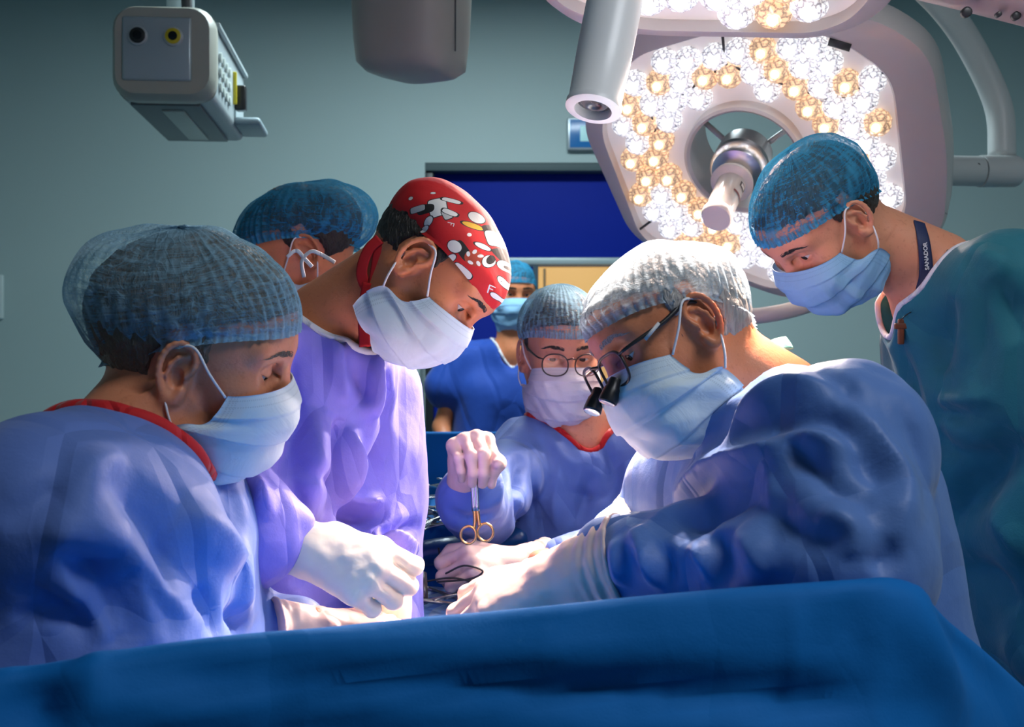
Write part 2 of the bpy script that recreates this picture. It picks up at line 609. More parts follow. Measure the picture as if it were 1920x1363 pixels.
def vnormals(V, F):
    d1 = V[F[:, 2]] - V[F[:, 0]]; d2 = V[F[:, 3]] - V[F[:, 1]]
    fn = np.cross(d1, d2)
    N = np.zeros_like(V)
    for k in range(4):
        for c in range(3):
            N[:, c] += np.bincount(F[:, k], fn[:, c], minlength=len(V))
    return N / (np.linalg.norm(N, axis=1)[:, None] + 1e-12)

def seen_from_lens(bvh, px, py):
    o = Vector((0, 0, CAMZ)); d = Vector(((px - 960) / FPX, 1.0, (681.5 - py) / FPX)).normalized()
    h = bvh.ray_cast(o, d)
    return (np.array(h[0]), np.array(h[1])) if h[0] is not None else (None, None)

def bvh_of(V, F):
    return BVHTree.FromPolygons([tuple(v) for v in V], [tuple(int(i) for i in f) for f in F])

def fold(V, N, bvh, folds):
    """raise ridges (+) and sink valleys (-) along lines that run over the cloth: (points, amplitude m, width m)"""
    D = np.zeros(len(V))
    for pts, amp, wid in folds:
        pl = spline(np.array(pts, float), 6)
        Q = []
        for x, y in pl:
            h, _ = seen_from_lens(bvh, x, y)
            if h is not None: Q.append(h)
        if len(Q) < 3: continue
        Q = np.array(Q)
        lo, hi = Q.min(0) - wid * 2.2, Q.max(0) + wid * 2.2
        sel = np.where(((V > lo) & (V < hi)).all(1))[0]
        if len(sel) == 0: continue
        p = V[sel]
        best = np.full(len(sel), 9.0); bt = np.zeros(len(sel))
        for i in range(len(Q) - 1):
            a, b = Q[i], Q[i + 1]; ba = b - a
            t = np.clip((p - a) @ ba / (ba @ ba + 1e-12), 0, 1)
            d = np.linalg.norm(p - a - t[:, None] * ba, axis=1)
            m = d < best
            best[m] = d[m]; bt[m] = (i + t[m]) / (len(Q) - 1)
        prof = np.clip(1 - best / (wid * 1.6), 0, 1)
        prof = prof * prof * (3 - 2 * prof) * 0.40 + np.clip(1 - best / wid, 0, 1) ** 1.2 * 0.60
        taper = np.clip(np.sin(np.clip(bt, 0.0, 1.0) * math.pi), 0, 1) ** 0.8
        D[sel] += 1.4 * amp * prof * taper
    return V + N * D[:, None]
# ------------------------------------------------------------------ people: heads
def frame(az, pitch, roll=0.0):
    """forward, left, up of a head: az turns about the vertical, pitch looks down, roll tips to the left ear"""
    az, pitch, roll = map(math.radians, (az, pitch, roll))
    f = np.array([math.cos(az) * math.cos(pitch), math.sin(az) * math.cos(pitch), -math.sin(pitch)])
    l = np.array([-math.sin(az), math.cos(az), 0.0])
    u = np.cross(f, l)
    l2 = l * math.cos(roll) - u * math.sin(roll)
    u2 = u * math.cos(roll) + l * math.sin(roll)
    return np.stack([f, l2, u2], 1)       # columns

EAR_C = 0.071
HELIX = [(0.004, -0.001), (0.013, 0.008), (0.0165, 0.022), (0.010, 0.034), (-0.004, 0.0385), (-0.016, 0.031), (-0.0215, 0.016), (-0.020, -0.001), (-0.013, -0.014), (-0.004, -0.023), (0.005, -0.0225), (0.009, -0.014)]
def ear_sdf(p, side):
    E = 0.97
    p0 = p
    p = p / np.array([0.90, 0.98, E], np.float32)
    u = p[:, 0]; v = p[:, 2]
    y = p[:, 1] * side
    base = 0.0735 + 0.33 * np.clip(0.014 - u, -0.01, 0.05)
    wq = y - base
    q = np.stack([u, v, wq], 1).astype(np.float32)
    pl = spline(HELIX, 2)
    d = None
    n = len(pl)
    for i in range(n - 1):
        t = i / n
        r0 = 0.0036 if t < .72 else 0.0036 + 0.002 * math.sin((t - .72) / .28 * math.pi)
        c = cap(q, (*pl[i], 0.0055), (*pl[i + 1], 0.0055), r0, r0)
        d = c if d is None else smin(d, c, 0.002)
    ah = [(0.005, 0.024), (-0.004, 0.021), (-0.0105, 0.012), (-0.012, 0.001), (-0.006, -0.010)]
    for i in range(len(ah) - 1):
        d = smin(d, cap(q, (*ah[i], 0.003), (*ah[i + 1], 0.003), 0.0030, 0.0030), 0.0025)
    back = ell(q, (-0.004, 0.009, -0.003), (0.0185, 0.030, 0.0036))
    d = smin(d, back, 0.003)
    lobe = ell(q, (-0.001, -0.019, 0.002), (0.0085, 0.0085, 0.0042))
    d = smin(d, lobe, 0.005)
    conch = ell(q, (-0.0005, -0.001, 0.004), (0.0090, 0.0115, 0.0125))
    d = smax(d, -conch, 0.002)
    d = smin(d, cap(q, (0.0115, 0.001, -0.002), (0.0105, -0.006, 0.001), 0.004, 0.0035), 0.004)
    root = ell(p, (0.004, side * 0.069, 0.004), (0.012, 0.012, 0.022))
    d = smin(d, root, 0.005)
    conch2 = ell(q, (-0.0005, -0.001, 0.005), (0.0082, 0.0105, 0.0070))
    return smax(d, -conch2, 0.002) * 0.9

def skull(p, g=0.0):
    d = ell(p, (-0.012, 0, 0.045), (0.103 + g, 0.077 + g, 0.091 + g))
    d = smin(d, ell(p, (0.030, 0, 0.048), (0.066 + g, 0.064 + g, 0.060 + g)), 0.03)
    d = smin(d, ell(p, (-0.035, 0, 0.010), (0.066 + g, 0.062 + g, 0.060 + g)), 0.03)
    return d

def head_sdf(p, H, ears=True):
    """a head in its own space: x forward, y left, z up, origin between the ear canals"""
    g = H.get('fat', 0.0)
    cw = H.get('crown', 1.0)
    if cw != 1.0:
        p = p.copy(); z = p[:, 2]; p[:, 2] = np.where(z > .045, .045 + (z - .045) / cw, z)
    d = skull(p)
    d = smin(d, ell(p, (0.036, 0, 0.0), (0.056, 0.061 + g, 0.072)), 0.025)
    d = smin(d, ell(p, (0.040, 0, -0.052), (0.046, 0.046 + g, 0.050)), 0.03)
    for s in (-1, 1):
        d = smin(d, cap(p, (0.004, s * (0.054 + g), -0.038), (0.018, s * (0.050 + g), -0.066), 0.017, 0.016), 0.025)
        d = smin(d, cap(p, (0.018, s * (0.050 + g), -0.066), (0.074, s * 0.014, -0.094), 0.016, 0.016), 0.022)
        d = smin(d, ell(p, (0.060, s * 0.047, -0.006), (0.025, 0.020, 0.019)), 0.02)
        d = smin(d, cap(p, (0.086, s * 0.012, 0.041), (0.072, s * 0.047, 0.044), 0.010, 0.009), 0.018)
    d = smin(d, sph(p, (0.078, 0, -0.094), 0.017), 0.02)
    for s in (-1, 1):
        d = smax(d, -ell(p, (0.096, s * 0.032, 0.019), (0.019, 0.0185, 0.0125)), 0.012)
    d = smin(d, cap(p, (0.087, 0, 0.026), (0.110, 0, -0.016), 0.0085, 0.0105), 0.014)
    for s in (-1, 1):
        d = smin(d, sph(p, (0.099, s * 0.0135, -0.021), 0.0085), 0.008)
    d = smin(d, ell(p, (0.089, 0, -0.052), (0.016, 0.026, 0.012)), 0.012)
    # lids around each eyeball, parted by the eye opening
    lid = H.get('lid', (-0.25, 0.30))
    for s in (-1, 1):
        e = np.array([0.0745, s * 0.0315, 0.0195], np.float32)
        q = p - e
        near = np.linalg.norm(q, axis=1) < 0.03
        r = np.linalg.norm(q, axis=1)
        d = smin(d, r - 0.0140, 0.006)
        if near.any():
            qn = q[near]
            lat = np.arctan2(qn[:, 1], np.maximum(qn[:, 0], 1e-4)); el = np.arctan2(qn[:, 2], np.maximum(qn[:, 0], 1e-4))
            tpr = np.clip(1 - ((lat - s * 0.10) / 1.15) ** 2, 0, 1) ** 0.75
            lo, hi = lid[0] * tpr, lid[1] * tpr
            cut = np.maximum(np.maximum(el - hi, lo - el) * 0.0135, np.maximum(0.0105 - r[near], -qn[:, 0] + 0.002))
            cut = np.where(tpr <= 0.02, 0.01, cut)
            d[near] = smax(d[near], -cut, 0.0012)
            # crease of the upper lid
            cr = cap(p[near], e + np.array([0.0145, -0.012 * s, 0.0095]), e + np.array([0.0125, 0.010 * s, 0.0098]), 0.0008, 0.0008)
            d[near] = smax(d[near], -cr + 0.0004, 0.002)
    if ears:
        for s in (-1, 1):
            near = (np.abs(p[:, 1] * s - 0.082) < 0.04) & (np.abs(p[:, 0]) < 0.06) & (np.abs(p[:, 2] - 0.008) < 0.07)
            if near.any():
                d[near] = smin(d[near], ear_sdf(p[near], s), 0.005)
    return d

def ray_cranium(dirs, g=0.0):
    """radius of the covered skull from the cap centre, per direction"""
    c = np.array([-0.012, 0, 0.045]); r = np.array([0.106, 0.081, 0.095]) + g
    return 1.0 / np.sqrt(((dirs / r) ** 2).sum(1))

def cap_mesh(R, o, sc, z0=0.03, z1=0.05, z2=-0.01, xr=(0.101, -0.102), yr=0.083, puff=0.014, back=(0, 0, 0), pleat=0.003, npl=46, crum=0.003, seed=1, pole=(-0.30, 0, 0.95), lumps=(), ruffle=0.004, g=0.0, na=300, nt=96, inset=0.0, crown=1.0):
    """a cap: dome from its pole down to an elastic rim that runs brow - over the ears - nape"""
    c = np.array([-0.012, 0, 0.045])
    a = np.linspace(0, 2 * math.pi, na, endpoint=False)
    ca, sa = np.cos(a), np.sin(a)
    xm, xh = (xr[0] + xr[1]) / 2, (xr[0] - xr[1]) / 2
    rim = np.stack([xm + xh * ca, yr * sa, z0 + z1 * ca + z2 * np.cos(2 * a)], 1)
    pd = np.array(pole, float); pd /= np.linalg.norm(pd)
    rd = rim - c; rl = np.linalg.norm(rd, axis=1); rdn = rd / rl[:, None]
    ang = np.arccos(np.clip(rdn @ pd, -1, 1))
    T = np.concatenate([np.linspace(0.02, 1.0, nt), [1.012, 1.026, 1.040]])
    V = []; UV = []
    for ti, t in enumerate(T):
        th = ang * min(t, 1.0)
        perp = rdn - (rdn @ pd)[:, None] * pd
        perp /= np.linalg.norm(perp, axis=1)[:, None]
        dr = np.cos(th)[:, None] * pd + np.sin(th)[:, None] * perp
        r0 = ray_cranium(dr, g)
        tt = min(t, 1.0)
        k = np.clip((tt - 0.72) / 0.28, 0, 1) ** 2
        r = r0 * (1 - k) + rl * k
        pf = puff * (1 - tt ** 7) * (0.35 + 0.65 * tt)
        pts = c + dr * (r + pf)[:, None]
        pts = pts + np.array(back)[None, :] * ((1 - tt ** 6) * np.clip(-dr[:, 0] * 0.6 + 0.6, 0, 1.2))[:, None]
        for (ld, la, lw_) in lumps:
            ld = np.asarray(ld, float) / np.linalg.norm(ld)
            gd = np.exp(-((1 - dr @ ld) / lw_) ** 2)
            pts = pts + ld * (la * gd * (1 - tt ** 8))[:, None]
        jit = vnoise(np.stack([ca * 3, sa * 3, np.full(na, tt * 1.3)], 1), 1.0, seed * 5.3)
        pw = pleat * (0.10 + 0.90 * tt ** 1.5)
        pts = pts + dr * (pw * np.sin(a * npl + 2.5 * jit) * (0.5 + 0.5 * jit))[:, None]
        if t > 1.0:
            pts = pts + dr * ((t - 1.0) * 40 * ruffle * 0.25 * (1 + 0.8 * np.sin(a * npl * 1.7)))[:, None] + np.array([0, 0, -1.0]) * ((t - 1.0) * 0.16)
        V.append(pts); UV.append(np.stack([a / (2 * math.pi), np.full(na, tt)], 1))
    V = np.concatenate(V); UV = np.concatenate(UV)
    nr = len(T)
    F = []
    i = np.arange(na); j = (i + 1) % na
    for k in range(nr - 1):
        F.append(np.stack([k * na + i, (k + 1) * na + i, (k + 1) * na + j, k * na + j], 1))
    F = np.concatenate(F)
    Nn = vnormals(V, F)
    cr = crumple(V, 17, seed, 4) - 0.5
    lowf = vnoise(V, 22, seed * 1.7)
    fall = np.clip(1.06 - UV[:, 1], 0, 1) ** 0.3
    V = V + Nn * ((cr * crum * 2 + lowf * crum * 1.2) * fall)[:, None]
    V[:, 2] = np.where(V[:, 2] > .045, .045 + (V[:, 2] - .045) * crown, V[:, 2])
    # close the pole
    top = V[:na].mean(0)
    W = (np.concatenate([V, [top]]) * sc) @ R.T + o
    F = [tuple(x) for x in F] + [(nr * na, k, (k + 1) % na) for k in range(na)]
    UV = np.concatenate([UV, [[0.5, 0.0]]])
    return W, F, UV

MASK_C = [(0.1085, 0.009), (0.1225, -0.008), (0.1290, -0.028), (0.1255, -0.052), (0.118, -0.080), (0.102, -0.104), (0.070, -0.123)]
MASK_S = [(0.056, 0.0700, -0.006), (0.050, 0.0750, -0.026), (0.040, 0.0790, -0.040), (0.012, 0.0820, -0.049), (0.002, 0.0800, -0.064), (-0.001, 0.0745, -0.086), (0.004, 0.0670, -0.106)]
def mask_mesh(R, o, sc, seed=1, C=MASK_C, S=MASK_S, nu=90, nv=64, swell=0.0):
    v = np.linspace(0, 1, nv)
    def res(pts):
        sp = spline(pts, 12); t = np.linspace(0, 1, len(sp))
        return np.stack([np.interp(v, t, sp[:, k]) for k in range(sp.shape[1])], 1)
    Cc, Ss = res(C), res(S)
    u = np.linspace(-1, 1, nu)
    V = np.zeros((nv, nu, 3))
    for i in range(nv):
        for_w = np.abs(u)
        cx = np.cos(for_w * math.pi / 2) ** 0.80; sy = np.sin(for_w * math.pi / 2) ** 0.95
        x = Ss[i, 0] + (Cc[i, 0] - Ss[i, 0]) * cx
        y = np.sign(u) * Ss[i, 1] * sy
        z = Cc[i, 1] + (Ss[i, 2] - Cc[i, 1]) * for_w ** 2.2
        bulge = swell * math.sin(math.pi * v[i]) * (1 - for_w ** 2)
        V[i] = np.stack([x + bulge, y, z], 1)
    V = V.reshape(-1, 3)
    vv = np.repeat(v, nu); uu = np.tile(u, nv)
    i, j = np.meshgrid(np.arange(nv - 1), np.arange(nu - 1), indexing='ij')
    i = i.ravel(); j = j.ravel()
    F = np.stack([i * nu + j, i * nu + j + 1, (i + 1) * nu + j + 1, (i + 1) * nu + j], 1)
    N = vnormals(V, F)
    if (N[:, 0].mean() < 0):
        N = -N; F = F[:, ::-1]
    saw = ((vv * 3.6 + 0.15) % 1.0)
    pl = (saw - 0.5) * np.clip((vv - 0.16) * 6, 0, 1) * np.clip((0.95 - vv) * 6, 0, 1)
    D = pl * 0.0062 * (0.35 + 0.65 * np.abs(uu) ** 0.7)
    D += (crumple(V + seed, 22, seed, 4) - 0.5) * 0.012 * np.clip((vv - 0.14) * 5, 0, 1)
    D += 0.0035 * np.sin(uu * 9 + vv * 5 + seed) * np.clip((vv - 0.2) * 3, 0, 1) * np.abs(uu)
    V = V + N * D[:, None]
    # inner side for thickness
    V2 = V - N * 0.0012
    n = len(V)
    Fa = [tuple(f) for f in F] + [tuple(int(q) + n for q in f[::-1]) for f in F]
    rim = list(range(nu)) + [k * nu + nu - 1 for k in range(1, nv)] + [(nv - 1) * nu + k for k in range(nu - 2, -1, -1)] + [k * nu for k in range(nv - 2, 0, -1)]
    for k in range(len(rim)):
        a, b = rim[k], rim[(k + 1) % len(rim)]
        Fa.append((a, b, b + n, a + n)[::-1])
    W = (np.concatenate([V, V2]) * sc) @ R.T + o
    UV = np.stack([uu * 0.5 + 0.5, vv], 1)
    return W, Fa, np.concatenate([UV, UV])

def head_parts(root, H, mats, near):
    """eyes, brows, hair, cap, mask of one head; near = side that shows (+1 left, -1 right)"""
    R, o, sc = H['R'], H['o'], H['sc']
    W = lambda q: (np.asarray(q, float) * sc) @ R.T + o
    for s in (-1, 1):
        e = np.array([0.0745, s * 0.0315, 0.0195])
        mb = MB(); look = R[:, 0] + R[:, 2] * H.get('gaze', (0, 0))[1] + R[:, 1] * H.get('gaze', (0, 0))[0]; look /= np.linalg.norm(look)
        smean = float(np.mean(sc)); r = 0.0123 * smean
        prof = [(r * math.sin(t), r * math.cos(t)) for t in np.linspace(math.pi - 0.01, 0.01, 20)]
        mb.lathe(prof, W(e), look, 24)
        eye = mb.build('eye', mats['eye'], root)
        mi = MB()
        ri = 0.0061 * smean
        prof = [(ri * math.sin(t), r * 0.86 + 0.0026 * smean * math.cos(t)) for t in np.linspace(math.pi / 2, 0.01, 8)]
        mi.lathe(prof, W(e), look, 20)
        ir = mi.build('iris', mats['iris'], eye)
    # brows
    for s in (-1, 1):
        mb = MB(); r2 = np.random.default_rng(5)
        for k in range(80):
            t = r2.random()
            y = s * (0.012 + 0.038 * t)
            zc = 0.0405 + 0.007 * math.sin(t * 2.3) - 0.004 * t + r2.normal() * 0.0013 * (1.2 - .7 * t)
            x = 0.0985 - 0.42 * (abs(y) - 0.008) ** 1.0 * (0.3 + abs(y) * 14) + 0.0005
            p0 = np.array([x, y, zc]); 
            dp = np.array([-0.0035, s * (0.0075), 0.002 * (1 - 2 * t) + r2.normal() * .0008])
            mb.tube(W([p0, p0 + dp * .5 + [0.001, 0, 0], p0 + dp]), [0.0005, 0.0006, 0.0002], 4, caps=False)
        mb.snap = None
        Vb = np.concatenate(mb.V)
        # seat the brow hairs on the skin
        loc = ((Vb - o) @ R) / sc
        for _ in range(3):
            d = head_sdf(loc.astype(np.float32), H, ears=False)
            loc[:, 0] -= np.clip(d - 0.0004, -0.02, 0.02)
        mb.V = [(loc * sc) @ R.T + o]
        mb.build('eyebrow', mats['hair'], root)

def make_loops(root, mask, H, mat, S=MASK_S):
    R, o, sc = H['R'], H['o'], H['sc']
    W = lambda q: (np.asarray(q, float) * sc) @ R.T + o
    for s in (-1, 1):
        t0 = np.array(S[0]) * [1, s, 1] + [-0.002, s * 0.0015, -0.002]
        b0 = np.array(S[3]) * [1, s, 1] + [-0.002, s * 0.002, -0.003]
        top = np.array([0.012, s * 0.0855, 0.036]); 
        up = spline(W([t0, (t0 + top) / 2 + [0.0, s * 0.004, 0.0], top, [-0.006, s * 0.083, 0.034]]), 8)
        MB().tube(up, 0.00135, 8).build('ear_loop', mat, mask)
        bot = np.array([-0.010, s * 0.0865, -0.014])
        dn = spline(W([b0, (b0 * .6 + bot * .4) + [0.0, s * 0.004, 0.0], bot, [-0.018, s * 0.080, 0.004]]), 8)
        MB().tube(dn, 0.00135, 8).build('ear_loop', mat, mask)

def world_sdf_head(p, H):
    q = ((p - H['o'].astype(np.float32)) @ H['R'].astype(np.float32)) / H['sc'].astype(np.float32)
    near = (np.abs(q) < 0.24).all(1)
    d = np.linalg.norm(q, axis=1) - 0.10
    if near.any():
        d[near] = head_sdf(q[near].astype(np.float32), H)
    return d * float(np.mean(H['sc']))

def person_body(root, H, J, mat, hf=0.0019):
    """skin: head, neck, trunk and arms in one surface. J: joints of the trunk and arms"""
    o, R, sc = H['o'], H['R'], H['sc']
    W = lambda q: (np.asarray(q, float) * sc) @ R.T + o
    nk0 = W((-0.018, 0, -0.025)); nb = np.asarray(J['neck'])
    ch = np.asarray(J['chest']); pe = np.asarray(J['pelvis'])
    sl, sr = np.asarray(J['sh'][0]), np.asarray(J['sh'][1])
    nr = J.get('nr', 0.056)
    chin = W((0.062, 0, -0.088))
    ax = (sl - sr); ax /= np.linalg.norm(ax)
    fr = np.cross(ax, [0, 0, 1.0]); fr /= np.linalg.norm(fr) + 1e-9
    if fr @ R[:, 0] < 0: fr = -fr
    notch = nb + fr * 0.045 - np.array([0, 0, 0.03])
    def f(p):
        d = world_sdf_head(p, H)
        d = smin(d, cap(p, nk0, nb, nr * 0.98, nr * 1.08), 0.022)
        for s in (-1, 1):
            d = smin(d, cap(p, W((-0.012, s * 0.052, -0.030)), notch + ax * s * 0.012, 0.013, 0.011), 0.018)
        d = smin(d, cap(p, W((0.052, 0, -0.088)), notch * .55 + nk0 * .45 + fr * 0.02, 0.018, 0.018), 0.03)
        dz = np.array([0, 0, 0.035])
        d = smin(d, cap(p, nb - dz, sl - dz * .5, 0.046, 0.042), 0.035)
        d = smin(d, cap(p, nb - dz, sr - dz * .5, 0.046, 0.042), 0.035)
        d = smin(d, cap(p, nb - np.array([0, 0, .07]), ch, 0.055, 0.062), 0.045)
        d = smin(d, cap(p, ch + ax * 0.04, pe + ax * .04, 0.060, 0.070), 0.045)
        d = smin(d, cap(p, ch - ax * 0.04, pe - ax * .04, 0.060, 0.070), 0.045)
        for s in (-1, 1):
            hip = pe + ax * s * .075; kn = hip * [1, 1, .54]; an = hip * [1, 1, 0] + [0, 0, .07]
            d = smin(d, chain(p, [hip, kn, an], [.075, .05, .036], .02), .03)
            d = smin(d, cap(p, an - [0, 0, .035], an - [0, 0, .035] + fr * .15, .032, .030), .02)
        for arm in J['arms']:
            d = smin(d, chain(p, arm, [0.038, 0.031, 0.026, 0.022][:len(arm)], 0.02), 0.03)
        return d
    allp = np.concatenate([[nb, ch, pe, sl, sr]] + [np.asarray(a) for a in J['arms']])
    lo, hi = allp.min(0) - 0.12, allp.max(0) + 0.12
    hc = o + R[:, 2] * 0.03
    lo[2] = -0.02
    lo = np.minimum(lo, hc - 0.15); hi = np.maximum(hi, hc + 0.15)
    fine = [(hc[k] - 0.14, hc[k] + 0.14) for k in range(3)]
    nfine = nb - np.array([0, 0, 0.04])
    for k in range(3):
        fine[k] = (min(fine[k][0], nfine[k] - 0.05), max(fine[k][1], nfine[k] + 0.05))
    co = [axis_coords(lo[k], hi[k], 0.008, fine[k], hf) for k in range(3)]
    V, F = sdf_mesh(f, *co)
    V = relax(V, F, 2, 0.4)
    ob = link_mesh('body', V, F, mat, root)
    return ob, f

def hair_part(root, H, mat, region, thick=0.006, h=0.0022, seed=2, name='hair', rough=0.0018, puff=0.0):
    """hair as a shell over the scalp inside region(q)<0 (head space)"""
    o, R, sc = H['o'], H['R'], H['sc']
    def f(q):
        d0 = head_sdf(q, H, ears=False)
        tk = thick + puff * np.clip((-q[:, 0] - .02) / .08, 0, 1.0) * np.clip((q[:, 2] + .03) / .05, 0, 1) * np.clip((.12 - q[:, 2]) / .06, 0, 1)
        d = d0 - tk
        n1 = vnoise(q * np.array([1, 1, 0.35]), 300, seed) * rough
        d = np.maximum(d + n1, -(d0 + 0.006))
        return smax(d, region(q) + vnoise(q, 160, seed) * 0.004, 0.004)
    c = [np.arange(-0.16, 0.13, h), np.arange(-0.11, 0.11, h), np.arange(-0.10, 0.17, h)]
    V, F = sdf_mesh(f, *c)
    return link_mesh(name, (V * sc) @ R.T + o, F, mat, root)

def gown_part(name, root, f, box, h, mat, folds=(), crum=(0.006, 9.0), seed=1, stretch=(1, 1, 0.5), soft=5, holes=None, extra=None):
    lo, hi = box
    V, F = sdf_mesh(f, np.arange(lo[0], hi[0], h), np.arange(lo[1], hi[1], h), np.arange(lo[2], hi[2], h))
    V = relax(V, F, soft, 0.5)
    N = vnormals(V, F)
    c1 = crumple(V * np.array(stretch), crum[1], seed, 4) - 0.5
    c2 = crumple(V * np.array(stretch), crum[1] * 2.3, seed + 9, 4) - 0.5
    V = V + N * ((c1 * 1.9 + c2 * 1.0) * crum[0])[:, None]
    if folds:
        N = vnormals(relax(V, F, 2, 0.5), F)
        V = fold(V, N, bvh_of(V, F), folds)
    V = relax(V, F, 1, 0.22)
    ob = link_mesh(name, V, F, mat, root)
    return ob, V, F

def strip_on(bvh, pix, lift=0.002):
    out = []; nn = []
    for x, y in pix:
        h, n = seen_from_lens(bvh, x, y)
        if h is None:
            out.append(None); nn.append(None)
        else:
            out.append(h + n * lift); nn.append(n)
    ok = [i for i, q in enumerate(out) if q is not None]
    return np.array([out[i] for i in ok]), np.array([nn[i] for i in ok])

# ------------------------------------------------------------------ hands
def hand_sdf_factory(Wp, f, n, side, curls, thumb=((0.6, 0.75, -0.25), 25, 25), scale=1.0, fat=1.0, cuff=None, spread=1.0, cuffr=(0.031, 0.038)):
    """Wp wrist point, f towards the knuckles, n out of the back of the hand, side=+1: thumb lies on n x f side"""
    f = np.asarray(f, float); f /= np.linalg.norm(f)
    n = np.asarray(n, float); n = n - f * (n @ f); n /= np.linalg.norm(n)
    s = np.cross(n, f) * side
    M = np.stack([f, s, n], 1)
    kx = [0.088, 0.093, 0.089, 0.080]; ky = [0.029, 0.0095, -0.010, -0.028]
    ln = [(.045, .026, .021), (.049, .030, .022), (.045, .028, .021), (.036, .021, .019)]
    rr = [.0098, .0100, .0096, .0086]
    segs = []
    for i in range(4):
        ang = 0.0
        p = np.array([kx[i], ky[i], -0.002])
        fan = math.radians([7, 1, -4, -10][i]) * spread
        for j in range(3):
            ang += math.radians(curls[i][j])
            d = np.array([math.cos(ang) * math.cos(fan), math.cos(ang) * math.sin(fan), -math.sin(ang)])
            q = p + d * ln[i][j]
            segs.append((p, q, rr[i] * (1.0 - 0.10 * j) * fat, rr[i] * (0.94 - 0.12 * j) * fat, i, j))
            p = q
    td = np.array(thumb[0], float); td /= np.linalg.norm(td)
    p = np.array([0.022, 0.026, -0.008])
    ts = []
    a = 0
    axis = np.cross(td, np.array([0.2, -0.6, -0.75])); axis /= np.linalg.norm(axis)
    for j, L in enumerate((0.042, 0.033, 0.027)):
        if j > 0:
            an = math.radians(thumb[j])
            td = td * math.cos(an) + np.cross(axis, td) * math.sin(an)
        q = p + td * L
        ts.append((p, q, [0.0150, 0.0122, 0.0112][j] * fat, [0.0122, 0.0112, 0.0088][j] * fat)); p = q
    def local(q):
        d = cap(q, (0.004, 0.010, 0), (0.082, 0.026, -0.001), 0.0155 * fat, 0.0135 * fat)
        d = smin(d, cap(q, (0.004, 0.0, 0.001), (0.088, 0.009, 0.000), 0.0170 * fat, 0.0140 * fat), 0.012)
        d = smin(d, cap(q, (0.004, -0.006, 0), (0.084, -0.010, -0.001), 0.0165 * fat, 0.0135 * fat), 0.012)
        d = smin(d, cap(q, (0.006, -0.012, -0.001), (0.076, -0.026, -0.002), 0.0155 * fat, 0.0125 * fat), 0.012)
        d = smin(d, ell(q, (0.030, 0.020, -0.011), (0.030, 0.017, 0.014)), 0.012)
        for (a0, b0, r0, r1) in ts:
            d = smin(d, cap(q, a0, b0, r0, r1), 0.007)
        fing = None
        for k in range(4):
            fk = None
            for (a0, b0, r0, r1, i, j) in segs:
                if i != k: continue
                c = cap(q, a0, b0, r0, r1)
                c = smin(c, sph(q, a0, r0 * 1.06), 0.004)
                fk = c if fk is None else smin(fk, c, 0.004)
            fing = fk if fing is None else smin(fing, fk, 0.0018)
        d = smin(d, fing, 0.007)
        d = smin(d, cap(q, (0.006, 0, 0), (-0.030, 0, 0), 0.0255 * fat, cuffr[0]), 0.012)
        return d
    cuffL = 0.075 if cuff is None else cuff
    def fn(p):
        q = ((p - np.asarray(Wp, np.float32)) @ M.astype(np.float32)) / scale
        d = local(q)
        c2 = cap(q, (-0.028, 0, 0), (-cuffL, 0, 0), cuffr[0], cuffr[1])
        c2 = c2 - 0.0016 * np.sin(q[:, 0] * 420 + 1.2 * np.sin(q[:, 1] * 60)) * np.clip(1 - (q[:, 0] + .07) ** 2 / .0025, 0, 1)
        d = smin(d, c2, 0.006)
        d = np.maximum(d, -(q[:, 0] + cuffL))
        d = smin(d, np.sqrt((np.sqrt(q[:, 1] ** 2 + q[:, 2] ** 2) - cuffr[1]) ** 2 + (q[:, 0] + cuffL) ** 2) - 0.0022, 0.002)
        return d * scale
    pts = [np.zeros(3), np.array([-cuffL - .02, 0, 0])] + [q[1] for q in segs] + [q[1] for q in ts]
    pts = (np.array(pts) * scale) @ M.T + np.asarray(Wp)
    return fn, pts.min(0) - 0.055 * scale, pts.max(0) + 0.055 * scale, M

def glove_part(root, mat, h=0.0017, wrinkle=0.0008, seed=1, name='glove', **kw):
    fn, lo, hi, M = hand_sdf_factory(**kw)
    V, F = sdf_mesh(fn, *[np.arange(lo[k], hi[k], h) for k in range(3)])
    V = relax(V, F, 2, 0.5)
    N = vnormals(V, F)
    V = V + N * ((vnoise(V, 90, seed) + (crumple(V, 42, seed, 3) - .5)) * wrinkle)[:, None]
    return link_mesh(name, V, F, mat, root)
